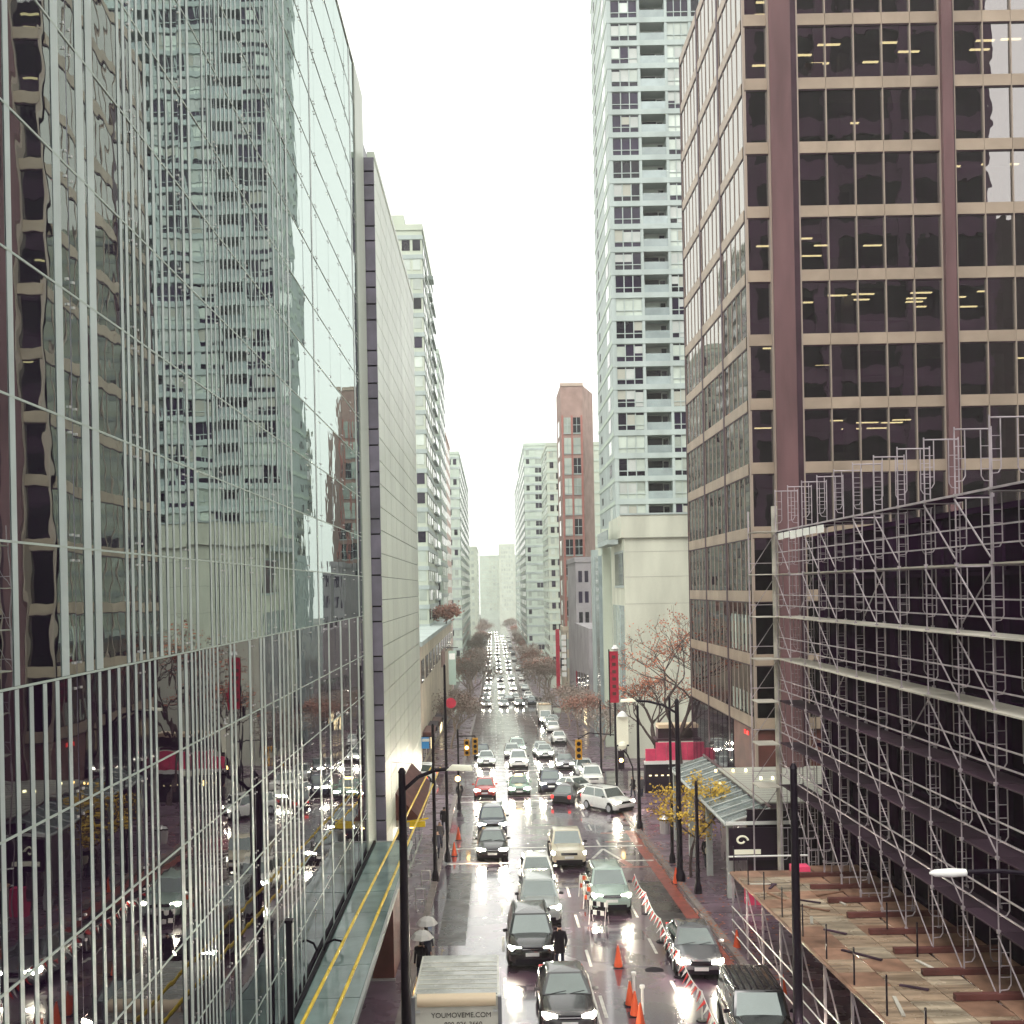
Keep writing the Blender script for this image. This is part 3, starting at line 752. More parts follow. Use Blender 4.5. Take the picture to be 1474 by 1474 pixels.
# podium, terrace and glass canopy in front of it
PZ = -10.75
lv = MB()
for _ in range(900):
    yy = RND.uniform(38, 84); xx = CURB_R+abs(RND.gauss(0, .5))-.35 if RND.random() < .6 else RND.uniform(CURB_R, 12.5)
    zz = gz(yy)+(SW+.03 if xx > CURB_R else .015); s_ = RND.uniform(.03,.075); an = RND.uniform(0, 6.28)
    lv.poly([(xx+s_*math.cos(an+q_), yy+s_*math.sin(an+q_), zz+RND.uniform(0,.02)) for q_ in (0,1.57,3.14,4.71)])
lvo = stuff(lv.build('fallen_leaves', 'leaf_orange'))
po = thing('podium', 'low paved podium terrace at the foot of the brown office tower', 'building', (13, 52, gz(52)))
B(13.0, 40, 51, 60.5, gz(60)-1, PZ).build('wall', 'paving', po)
piece('terrace_paving', 'cream_line', po, 12.95, 40, 50.95, 60.9, PZ+.003, PZ+.06)
for i in range(16): piece('terrace_joint', 'paving', po, 12.95, 22, 51+i*.6, 51.03+i*.6, PZ+.061, PZ+.065)
for p in ((1073,1085),(1030,1094),(1095,1112),(1112,1112),(1055,1100)):
    q = at(p[0], p[1], 59.5 if p[0] < 1090 else 57)
    piece('terrace_lamp', 'lamp_warm' if p[0] < 1060 else 'lamp_strip', po, q.x-.05, q.x+.05, q.y-.05, q.y+.05, PZ+.07, PZ+.2)
gc = thing('street_canopy', 'ribbed grey-green glass canopy sloping over the right pavement before the brown tower', 'canopy', (12, 52, gz(52)))
ky0, ky1 = 50.2, 66
n = 13; d = (ky1-ky0)/n
def cslope(x): return -11.55+(x-11.1)*.33
xr = 13.2
for i in range(n):
    y0, y1 = ky0+i*d+.03, ky0+(i+1)*d-.03
    mb = MB(); z0, z1 = cslope(11.1), cslope(xr)
    mb.v += [(11.1,y0,z0),(xr,y0,z1),(xr,y1,z1),(11.1,y1,z0),(11.1,y0,z0+.03),(xr,y0,z1+.03),(xr,y1,z1+.03),(11.1,y1,z0+.03)]
    mb.f += [(0,3,2,1),(4,5,6,7),(0,1,5,4),(1,2,6,5),(2,3,7,6),(3,0,4,7)]
    mb.build('glass_sheet', 'canopy_ribbed', gc)
    MB().tube((11.05, y0-.03, z0+.05), (xr, y0-.03, z1+.05), .05).build('rib', 'shade_wall', gc)
MB().tube((11.05, ky0, cslope(11.05)), (11.05, ky1, cslope(11.05)), .08).build('edge_beam', 'shade_wall', gc)
MB().tube((xr, ky0, cslope(xr)+.1), (xr, ky1, cslope(xr)+.1), .08).build('ridge_beam', 'brown_column', gc)
for y in (50.6, 55.5, 60.5, 65.5):
    MB().box(11.2, 11.5, y, y+.3, gz(y)-.1, cslope(11.3)-.05).build('post', 'shade_wall', gc)
piece('end_trim', 'sign_white', gc, 11.05, 14.3, ky0-.12, ky0-.04, cslope(11.1)-.02, cslope(11.1)+.14)
# shop sign under the canopy end: white swirl and lettering bar on black
sx, sy = at(1071, 1212, 50).x, 49.9
sp = thing('shop_sign', 'black shop sign with white swirl emblem and name bar, under the canopy end', 'sign', (sx, sy, gz(50)))
sz = at(1071, 1212, 50).z
piece('board', 'awning_dark', sp, sx-.75, sx+1.6, sy-.05, sy+.05, sz-.85, sz+.7)
sw = MB()
for i in range(14):
    a0, a1 = i*.42, (i+1)*.42; r0, r1 = .30-.012*i, .30-.012*(i+1)
    c0 = (sx-.15+r0*math.cos(a0), sy-.08, sz+.12+r0*math.sin(a0)*.8); c1 = (sx-.15+r1*math.cos(a1), sy-.08, sz+.12+r1*math.sin(a1)*.8)
    sw.tube(c0, c1, .05)
sw.build('swirl', 'sign_lit', sp)
piece('name_bar', 'sign_lit', sp, sx-.55, sx+.75, sy-.09, sy-.06, sz-.55, sz-.32)
piece('shop_front', 'shop_glass', sp, sx+.2, sx+6, 50.15, 50.3, gz(50)+.1, PZ-.1)
pk = tag(B(11.75, 12.45, 49.2, 49.7, gz(49.5)+.1, gz(49.5)+1.5).build('pink_kiosk', 'sign_pink'), 'dull pink sign box standing on the right pavement under the canopy', 'sign')

# ================================================================== right: building site under scaffolding
XS, XI = 13.2, 14.25
ub = thing('unfinished_building', 'dark netted building under construction behind the scaffolding, right foreground', 'building', (15, 49, gz(49)))
B(15.4, 40, 8, 49.2, gz(49)-1, 2.3).build('wall', 'site_dark', ub)
for k in range(8):
    piece('floor_edge', 'site_slab', ub, 15.15, 15.39, 8, 49.2, 2.2-1.95*k*1.0-.12, 2.2-1.95*k)
for k in range(10):
    y = 10+4.2*k; piece('site_column', 'site_slab', ub, 15.2, 15.39, y, y+.5, gz(y)-.5, 2.0)
for k in range(26):
    y = RND.uniform(22, 47); z = 2.2-1.95*RND.randrange(0, 7)
    piece('sheeting', RND.choice(('office_dark','site_slab','site_dark')), ub, 15.30, 15.38+RND.uniform(0,.05), y, y+RND.uniform(1,3.5), z-1.9, z-.15)
sc = thing('scaffolding', 'tall tubular scaffolding with diagonal braces and plank decks along the dark building site', 'scaffolding', (XS, 34, gz(34)))
SYS = [48.3-2.08*k for k in range(0, 16)]
LZ = [2.4-1.95*k for k in range(0, 7)]                    # deck levels
fr = MB().box(-.045,.045,-.045,.045,-.05,.05).box(1.005,1.095,-.045,.045,-.05,.05)                                                 # one portal frame with its small inner ladder, local: x 0..1.05, z 0..1.95
fr.tube((0,0,0), (0,0,1.95), .023, n=5).tube((1.05,0,0), (1.05,0,1.95), .023, n=5).tube((0,0,1.88), (1.05,0,1.88), .024, n=5)
fr.path([(.30,0,1.88), (.30,0,.55), (.22,0,.42), (0,0,.40)], .018, n=4).path([(.75,0,1.88), (.75,0,.55), (.83,0,.42), (1.05,0,.40)], .018, n=4)
for z in (.75, 1.05, 1.4): fr.tube((0,0,z), (.3,0,z), .014, n=4).tube((.75,0,z), (1.05,0,z), .014, n=4)
fr_me = fr.mesh('frame'); fr_me.materials.append(M['scaffold_tube'])
bot = lambda y: gz(y)+SW
for i, y in enumerate(SYS):
    for k, z in enumerate([4.35]+LZ+[LZ[-1]-1.95]):
        if z-1.95 < gz(y)+1.0: continue
        inst('frame', fr_me, sc, (XS, y, z-1.95), (1, 1, 1))
    zl = LZ[-1]-1.95
    piece('leg', 'scaffold_tube', sc, XS-.03, XS+.03, y-.03, y+.03, gz(y)+.1, zl-.0)
    piece('leg', 'scaffold_tube', sc, XI-.03, XI+.03, y-.03, y+.03, gz(y)+.1, zl-.0)
br = MB().tube((0, .5, .5), (0, -.5, -.5), .018, n=5).mesh('brace'); br.materials.append(M['scaffold_tube'])
for i, (ya, yb_) in enumerate(zip(SYS, SYS[1:])):
    for k, z in enumerate(LZ):
        piece('plank', ('site_slab','scaffold_plank','scaffold_plank','scaffold_plank','plank_shaded','plank_shaded','plank_shaded')[k], sc, XS+(.02 if k not in (2, 3) else -.12), XI-.05, yb_+.03, ya-.03, z-.045+RND.uniform(-.01,.01), z) if not (k in (0, 1) and i % 4 == 1) else None
        if (i % 3 != 1 or k == 6) and RND.random() > .06:
            o = inst('brace', br, sc, (XS-.03, (ya+yb_)/2, z-.95), (1, ya-yb_, 1.7))
        for h in (.5, .98):
            if k == 0 : pass
            piece('guard_rail', 'scaffold_tube', sc, XS-.02, XS+.02, yb_, ya, z+h-.02, z+h+.02) if k else None
    piece('ledger', 'scaffold_tube', sc, XS-.06, XS-.01, yb_, ya, LZ[0]-.03, LZ[0]+.03)
    if i % 2 == 0:
        o = inst('brace', br, sc, (XI, (ya+yb_)/2, LZ[1+i % 4]-.95), (1, yb_-ya, 1.7))
# return at the far end, toward the street, and white sheet pieces
for k, z in enumerate(LZ):
    piece('end_deck', 'scaffold_plank', sc, XS-1.15, XS-.15, 47.6, 48.9, z-.04, z)
    MB().tube((XS-1.1, 48.9, z-1.9), (XS-.05, 48.3, z-.1), .018, n=5).build('brace', 'scaffold_tube', sc)
    piece('guard_rail', 'scaffold_tube', sc, XS-1.15, XS, 48.88, 48.92, z+.5, z+.54) if k else None
piece('standard', 'scaffold_plank', sc, XS-.13, XS+.1, 48.35, 48.55, gz(48), 3.6)
piece('standard', 'scaffold_tube', sc, XS-1.15, XS-1.09, 48.86, 48.92, gz(48), 3.4)
for i in range(7):
    y = 47.6-i*.95; piece('toe_sheet', 'sign_white', sc, XS-.08, XS-.065, y-.8, y, LZ[0]-.42+RND.uniform(-.05,.05), LZ[0]-.1)

# covered walkway: sloping plywood roof on posts over the pavement
wk = thing('covered_walkway', 'plywood roofed pedestrian walkway with white side rails beside the scaffolding, lower right', 'walkway', (9.7, 34, gz(34)))
WX0, WX1, WYa, WYb = 9.72, 13.05, 19.0, 43.4
DZ = lambda y: gz(y)+3.05
n = 20; d = (WYb-WYa)/n
for i in range(n):
    for j in range(3):
        x0 = WX0+j*1.11; y0 = WYa+i*d
        o = piece('plywood_sheet', RND.choice(('plywood','plywood','plywood_pale','plywood_pale','plywood_red') if j else ('plywood','plywood_red','plywood')), wk, x0+.01, x0+1.1, y0+.012, y0+d-.012, DZ(y0+d/2)-.02+RND.uniform(-.008,.012), DZ(y0+d/2)+.0+RND.uniform(0,.01))
        o.scale.z = .022; o.rotation_euler = (PITCH+math.radians(RND.gauss(0,.15)), math.radians(RND.gauss(0,.3)), math.radians(RND.gauss(0,.25)))
for i in range(15):
    y = SYS[i]
    if y > 43 or y < 20: continue
    o = piece('cross_beam', 'rust_box', wk, 12.0, 15.3, y-.09, y+.09, DZ(y)+.03, DZ(y)+.19)
    piece('base_sheet', 'plywood_red', wk, 13.1, 15.2, y+.15, y+1.9, DZ(y+1)-.05, DZ(y+1)+.0)
for _ in range(16):
    y = RND.uniform(24, 42); x = RND.uniform(10.2, 12.6); L_ = RND.uniform(.4, 1.6)
    piece('batten', RND.choice(('plywood_red','plank_shaded','scaffold_plank')), wk, x-.05, x+.05, y-L_/2, y+L_/2, DZ(y)+.02, DZ(y)+.06, rot=(PITCH, 0, RND.uniform(-1.4, 1.4)))
for y in [43.3-2.4*k for k in range(11)]:
    piece('post', 'scaffold_tube', wk, WX0+.02, WX0+.09, y-.035, y+.035, gz(y)+.1, DZ(y)-.05)
    piece('stanchion', 'pole_black', wk, WX0+.1, WX0+.14, y-.02, y+.02, DZ(y), DZ(y)+1.05)
    piece('stanchion', 'pole_black', wk, WX1-.5, WX1-.46, y-.02, y+.02, DZ(y), DZ(y)+1.05) if int(y) % 2 else None
    y2 = y-2.4
    for h in (.45, .95, 1.5):
        MB().tube((WX0, y, gz(y)+h+.12), (WX0, y2, gz(y2)+h+.12), .026, n=5).build('side_rail', 'sign_white', wk)
    MB().tube((WX0+.03, y, DZ(y)-.1), (WX0+.55, y-.5, gz(y)+.2), .03, n=5).build('brace', 'scaffold_tube', wk)
MB().tube((WX0, WYb, DZ(WYb)-.07), (WX0, WYa, DZ(WYa)-.07), .06, n=6).build('edge_beam', 'plywood_red', wk)
for x in (WX0+.4, WX0+1.7):
    MB().tube((x, WYb+.03, gz(WYb)+1.2), (x+1.3, WYb+.03, gz(WYb)+1.2), .03).build('gate_rail', 'sign_white', wk)
for h in (.55, 1.25): MB().tube((WX0, WYb+.4, DZ(WYb)-1.75+h+1.0), (WX1, WYb+.4, DZ(WYb)-1.75+h+1.0), .04).build('gate_rail', 'sign_white', wk)
for i in range(10):
    y = 20+2.4*i; piece('hoarding_panel', 'site_slab' if i % 2 else 'site_dark', wk, 13.06, 13.14, y+.02, y+2.38, gz(y)-.1, DZ(y)-.15)
rb = tag(B(12.1, 12.8, 42.6, 43.2, DZ(43)+.04, DZ(43)+.3).build('red_tarp', 'sign_pink'), 'folded red tarpaulin at the far end of the plywood walkway roof', 'tarpaulin')

# block across the street behind the viewer, seen mirrored in the brown tower's windows
mbk = thing('concrete_block', 'dark concrete office block with deep grid, mirrored in the windows of the brown tower', 'building', (40, -22, -12))
B(26, 70, -40, -22.4, -12, 82).build('wall', 'office_dark', mbk)
for x in (26, 36, 46.5, 57.5, 68.5): piece('column', 'mirror_frame', mbk, x, x+1.7, -22.38, -21.6, -12, 82)
for k in range(13): piece('floor_band', 'mirror_frame', mbk, 26, 70, -22.38, -21.9, -8+7*k, -5.6+7*k)
mb2 = thing('dark_block', 'dark lower block mirrored in the right hand windows of the brown tower', 'building', (72, -24, -12))
B(70.4, 120, -44, -24, -12, 51).build('wall', 'dark_brown', mb2)


# ================================================================== vehicles (front faces -Y, origin on the ground under the middle)
def loft_body(st):
    mb = MB(); n = None
    for (y, w, zb, zt) in st:
        h = zt-zb
        half = [(w*.86, zb), (w*.97, zb+.05), (w, zb+h*.32), (w*.995, zb+h*.62), (w*.955, zt-.08), (w*.88, zt-.015), (w*.55, zt+.02), (0, zt+.03)]
        ring = [(x, y, z) for x, z in half] + [(-x, y, z) for x, z in half[-2::-1]]
        n = len(ring); mb.v += ring
    for i in range(len(st)-1):
        for j in range(n-1):
            a = i*n+j; mb.f.append((a, a+n, a+n+1, a+1))
        mb.f.append((i*n+n-1, (i+1)*n+n-1, (i+1)*n, i*n))
    mb.f.append(tuple(range(n))); e = (len(st)-1)*n; mb.f.append(tuple(e+j for j in reversed(range(n))))
    return mb
def hull(pts, bev=.04, seg=2):
    bm = bmesh.new()
    for p in pts: bm.verts.new(p)
    r = bmesh.ops.convex_hull(bm, input=bm.verts)
    bmesh.ops.dissolve_limit(bm, angle_limit=.02, verts=bm.verts, edges=bm.edges)
    if bev: bmesh.ops.bevel(bm, geom=list(bm.edges), offset=bev, segments=seg, affect='EDGES', profile=.6)
    bmesh.ops.recalc_face_normals(bm, faces=bm.faces)
    return bm
def bm_obj(bm, name, mat, parent, smooth=True):
    me = bpy.data.meshes.new(name); bm.to_mesh(me); bm.free()
    if smooth: me.polygons.foreach_set('use_smooth', [True]*len(me.polygons)); sharpen(me, 30)
    me.materials.append(M[mat]); o = bpy.data.objects.new(name, me); COL.objects.link(o); o.parent = parent; return o
def quad_glass(name, corners, parent, out, inset=(.06,.06,.07,.07), mat='car_glass'):
    "corners: bl, br, tr, tl; inset l, r, b, t as metres; pushed outwards 8 mm and given thickness"
    bl, br, tr, tl = [Vector(c) for c in corners]; out = Vector(out).normalized()
    def lerp(a, b, t): return a+(b-a)*t
    wb, wt = (br-bl).length, (tr-tl).length; h = ((tl-bl).length+(tr-br).length)/2
    bl2, br2 = lerp(bl, br, inset[0]/wb), lerp(bl, br, 1-inset[1]/wb); tl2, tr2 = lerp(tl, tr, inset[0]/wt), lerp(tl, tr, 1-inset[1]/wt)
    c = [lerp(bl2, tl2, inset[2]/h), lerp(br2, tr2, inset[2]/h), lerp(br2, tr2, 1-inset[3]/h), lerp(bl2, tl2, 1-inset[3]/h)]
    mb = MB(); o2 = [p+out*.010 for p in c]; i2 = [p-out*.01 for p in c]
    mb.v = [tuple(p) for p in i2+o2]; mb.f = [(4,5,6,7),(0,1,5,4),(1,2,6,5),(2,3,7,6),(3,0,4,7)]
    return mb.build(name, mat, parent)
def make_car(name, kind):
    t = bpy.data.objects.new(name, None); COL.objects.link(t)
    if kind == 'sedan':
        st = [(-2.32,.60,.36,.56),(-2.24,.78,.25,.66),(-2.02,.875,.2,.74),(-1.6,.90,.18,.83),(-.95,.91,.18,.93),(0,.92,.18,.95),(1.0,.92,.18,.97),(1.65,.90,.2,1.0),(2.1,.86,.28,.98),(2.3,.74,.42,.86)]
        cab = (-1.0, -.22, 1.02, 1.78, .92, 1.43, .84, .60); wh = (-1.4, 1.36, .33); zh = .64
    elif kind == 'suv':
        st = [(-2.30,.66,.42,.80),(-2.22,.84,.32,.93),(-2.02,.915,.26,1.0),(-1.6,.93,.24,1.06),(-1.05,.94,.24,1.10),(0,.95,.24,1.12),(1.0,.95,.24,1.13),(1.8,.94,.26,1.14),(2.15,.92,.34,1.12),(2.28,.84,.5,1.05)]
        cab = (-1.08, -.45, 1.75, 2.2, 1.06, 1.74, .88, .70); wh = (-1.4, 1.38, .37); zh = .84
    elif kind == 'boxy':
        st = [(-2.2,.84,.42,.92),(-2.16,.90,.36,1.0),(-1.9,.92,.3,1.05),(-1.1,.93,.3,1.09),(0,.93,.3,1.10),(1.2,.93,.3,1.1),(1.95,.93,.32,1.1),(2.08,.91,.4,1.08)]
        cab = (-1.0, -.62, 1.95, 2.05, 1.04, 1.76, .88, .76); wh = (-1.35, 1.35, .38); zh = .84
    elif kind == 'pickup':
        st = [(-2.75,.76,.42,.88),(-2.68,.92,.36,1.0),(-2.4,.97,.3,1.06),(-1.3,.98,.3,1.14),(0,.98,.3,1.16),(1.0,.98,.3,1.16),(2.6,.97,.36,1.14),(2.75,.95,.45,1.1)]
        cab = (-1.35, -.75, .55, .85, 1.1, 1.82, .90, .74); wh = (-1.85, 1.75, .4); zh = .84
    elif kind == 'hatch':
        st = [(-2.0,.58,.36,.62),(-1.93,.76,.26,.74),(-1.72,.845,.2,.83),(-1.35,.87,.18,.91),(-.85,.88,.18,.99),(0,.89,.18,1.02),(1.0,.89,.2,1.05),(1.6,.86,.26,1.06),(1.9,.80,.38,1.0)]
        cab = (-.9, -.15, 1.3, 1.82, .96, 1.5, .82, .62); wh = (-1.22, 1.2, .31); zh = .72
    bodym = 'paint_silver'
    loft_body(st).build('body', bodym, t, smooth=True)
    y0, y1, y2, y3, zb, zr, wb, wr = cab
    base = [(-wb,y0,zb),(wb,y0,zb),(wb,y3,zb),(-wb,y3,zb)]; roof = [(-wr,y1,zr),(wr,y1,zr),(wr,y2,zr),(-wr,y2,zr)]
    crown = [(0,(y1+y2)/2,zr+.035),(-wr*.6,(y1+y2)/2,zr+.025),(wr*.6,(y1+y2)/2,zr+.025)]
    bm_obj(hull(base+roof+crown, .03), 'roof', bodym, t)
    nf = Vector((0, -(zr-zb), (y1-y0))); quad_glass('windshield', [base[0],base[1],roof[1],roof[0]], t, (0, -(zr-zb), (y1-y0)), (.10,.10,.05,.08))
    quad_glass('rear_window', [base[2],base[3],roof[3],roof[2]], t, (0, (zr-zb), (y3-y2)), (.12,.12,.07,.08))
    for s in (-1, 1):
        b0, b1 = Vector((s*wb, y0, zb)), Vector((s*wb, y3, zb)); r0, r1 = Vector((s*wr, y1, zr)), Vector((s*wr, y2, zr))
        out = (s*(zr-zb), 0, wb-wr)
        fs = (.0, .47, 1.0)
        for k in (0, 1):
            p = [b0.lerp(b1, fs[k]), b0.lerp(b1, fs[k+1]), r0.lerp(r1, fs[k+1]), r0.lerp(r1, fs[k])]
            quad_glass('side_window', p, t, out, (.10,.05,.06,.08) if k == 0 else (.05,.14,.06,.08))
        fy = st[0][0]; w1 = st[1][1]; w2 = st[2][1]; zt = zh
        hl = hull([(s*w1*.52, st[1][0]-.045, zt-.07), (s*w1*.52, st[1][0]-.05, zt+.06), (s*(w2+.004), st[2][0]-.02, zt-.03), (s*(w2+.006), st[2][0]+.02, zt+.09), (s*w1*.98, st[1][0]-.02, zt-.07), (s*w1*.96, st[1][0]-.02, zt+.085), (s*w1*.55, st[1][0]+.1, zt), (s*w2*.97, st[2][0]+.1, zt)], .012, 1)
        bm_obj(hl, 'headlight', 'lamp_on', t)
        tl = MB().box(s*st[-2][1]*.80-.1, s*st[-2][1]*.80+.1, st[-2][0]+.05, st[-1][0]+.02, st[-2][3]-.28, st[-2][3]-.06); tl.build('tail_light', 'lamp_red', t)
        mm = hull([(s*(wb+.02), y0+.28, zb+.06), (s*(wb+.24), y0+.22, zb+.04), (s*(wb+.25), y0+.22, zb+.19), (s*(wb+.06), y0+.26, zb+.2), (s*(wb+.05), y0+.36, zb+.1), (s*(wb+.22), y0+.34, zb+.12)], .015, 1)
        bm_obj(mm, 'mirror', bodym if kind in ('sedan','hatch') else 'car_trim', t)
        for wy in wh[:2]:
            r = wh[2]; hw = .905 if kind in ('sedan',) else (.875 if kind == 'hatch' else (.97 if kind == 'pickup' else .935))
            sg = s
            MB().lathe([(r+.065, 0), (r+.065, .012)], (s*hw-(.012 if s > 0 else 0)*1, wy, r+.02), 16, 'x').build('wheel_arch', 'car_trim', t)
            w = MB().lathe([(r*.7, -.11), (r, -.08), (r, .08), (r*.7, .11)], (s*(hw-.075), wy, r), 16, 'x').build('wheel', 'tyre', t, smooth=True)
            MB().lathe([(r*.66, -.005), (r*.6, .012), (r*.2, .02)], (s*(hw+.035) - (0 if s > 0 else .02), wy, r), 14, 'x').build('rim', 'rim', w)
    g0 = st[0]; zt = zh
    gw = st[1][1]*.5
    MB().box(-gw, gw, g0[0]-.025, g0[0]+.12, zt-.08, zt+.05).build('grille', 'car_trim', t)
    MB().box(-gw*.96, gw*.96, g0[0]-.04, g0[0]-.02, zt-.02, zt+.005).build('grille_bar', 'chrome', t)
    MB().box(-st[1][1]*.8, st[1][1]*.8, g0[0]-.01, g0[0]+.2, st[2][2]+.04, st[2][2]+.2).build('lower_intake', 'car_trim', t)
    MB().box(-.26, .26, g0[0]-.055, g0[0]-.03, zt-.27, zt-.14).build('licence_plate', 'plate', t)
    MB().box(-.86*st[2][1], .86*st[2][1], st[2][0], st[-2][0], .12, st[3][2]+.06).build('underbody', 'car_trim', t)
    # hood seams and wipers
    for s in (-1, 1):
        MB().tube((s*.62, st[2][0], st[2][3]+.012), (s*.70, y0-.03, st[4][3]+.005), .008, n=4).build('hood_seam', 'car_trim', t)
    MB().tube((-.55, y0+.02, zb+.03), (-.02, y0+.12, zb+.10), .012, n=4).tube((.1, y0+.02, zb+.03), (.6, y0+.12, zb+.10), .012, n=4).build('wiper', 'car_trim', t)
    if kind in ('suv', 'boxy'):
        for s in (-1, 1): MB().tube((s*wr*.9, y1+.1, zr+.05), (s*wr*.9, y2-.1, zr+.05), .02, n=5).build('roof_rail', 'car_trim', t)
    if kind == 'boxy':
        for i in range(7):
            x = -wr*.8+i*wr*.266; MB().box(x-.02, x+.02, y1+.05, y2-.05, zr+.02, zr+.045).build('roof_rib', 'car_trim', t)
    if kind == 'pickup':
        MB().box(-.82, .82, .95, 2.6, 1.14, 1.19).build('bed', 'car_trim', t)
    return t
PROTO = {}
for k, nme in (('sedan','sedan'),('suv','sport_utility_vehicle'),('boxy','boxy_vehicle'),('pickup','pickup_truck'),('hatch','hatchback')):
    PROTO[k] = make_car(nme, k); remember(PROTO[k])
CARS_USED = set()
GCAR = 'cars driving toward the viewer down the wet street'
def place_car(kind, label, x, y, paint, lamp='lamp_on', rz=0, cat='car', group=GCAR, tail=None, flip=False):
    p = PROTO[kind]; sw = {'paint_silver': 'paint_'+paint}
    if lamp != 'lamp_on': sw['lamp_on'] = lamp
    c = copy_tree(p, None, sw)
    c.location = (x, y, gz(y)+.004)
    c.rotation_euler = Euler((PITCH if 0 < y < 230 else 0, 0, math.radians(rz)), 'XYZ')
    c['label'] = label; c['category'] = cat
    if group: c['group'] = group
    return c
NL = {'sedan':2.32,'suv':2.3,'boxy':2.2,'pickup':2.75,'hatch':2.0}
def car_px(kind, label, px_, py_, paint, **kw):
    "px_, py_: middle of the front bumper on the ground, in the photograph"
    x, y = gp(px_, py_); return place_car(kind, label, x, y+NL[kind], paint, **kw)
car_px('suv', 'black four-wheel drive with weak headlights in the middle lane, a person standing beside it', 767, 1398, 'black')
car_px('sedan', 'dark car cut off by the bottom edge of the picture, right of the box truck', 821, 1494, 'charcoal')
car_px('suv', 'silver car close behind the black four-wheel drive', 779, 1336, 'silver')
car_px('hatch', 'small white car with a roof rack behind the silver car in the middle lane', 775, 1286, 'white')
car_px('pickup', 'cream pickup truck beside the striped barricades', 820, 1251, 'cream', lamp='lamp_on', cat='pickup truck')
car_px('suv', 'silver-green sport utility vehicle alone in its lane between barricade and flag line', 882, 1317, 'mint')
car_px('sedan', 'dark green-grey sedan with bright headlights beside the flag line, nearest the right kerb', 1015, 1412, 'grey', rz=-3)
x_, y_ = gp(1080, 1496); place_car('boxy', 'black boxy vehicle with a ribbed roof at the bottom edge near the right kerb', 8.1, 33.0, 'black', rz=-3)
car_px('suv', 'white car angled across the right lane as it turns', 880, 1173, 'white', rz=31)
car_px('sedan', 'black sedan in the left lane with strong headlight glare on the wet road', 709, 1240, 'black')
car_px('suv', 'dark blue-grey car close behind the black sedan in the left lane', 709, 1206, 'navy')
car_px('hatch', 'red car in the left lane at the intersection', 698, 1151, 'red')
tx = car_px('sedan', 'green taxi with a lit yellow roof light in the middle lane', 748, 1147, 'green', cat='taxi')
rl = MB().box(-.3, .3, -.12, .12, 1.46, 1.6).build('roof_light', 'lamp_warm', None); rl.parent = tx
car_px('suv', 'dark car beside the taxi, third lane at the intersection', 794, 1143, 'navy')
car_px('sedan', 'white car waiting right behind the turning white car', 832, 1149, 'white', rz=35)
car_px('sedan', 'dark car with red tail lights tucked left of the turning white car', 822, 1158, 'charcoal', rz=160, lamp='lamp_off')
car_px('suv', 'white sport utility vehicle queued on the right, before the intersection', 855, 1135, 'white', lamp='lamp_off')
car_px('hatch', 'silver hatchback in the right hand queue, second back', 843, 1119, 'silver', lamp='lamp_off')
car_px('sedan', 'grey sedan in the right lane near the hanging signal', 815, 1109, 'grey')
car_px('sedan', 'silver sedan behind the red car, left lane', 700, 1104, 'silver')
car_px('suv', 'white car behind the taxi, middle lane', 747, 1108, 'white')
car_px('suv', 'pale green car third in the middle lane beyond the taxi', 745, 1087, 'mint')
car_px('sedan', 'silver car behind the dark car in the third lane', 785, 1093, 'silver')
car_px('sedan', 'white rounded car parked at the right kerb before the delivery van', 806, 1071, 'white', lamp='lamp_off', group=None)
car_px('hatch', 'pale parked hatchback behind the rounded white car', 797, 1044, 'silver', lamp='lamp_off', group=None)
x_, y_ = gp(793, 1036)
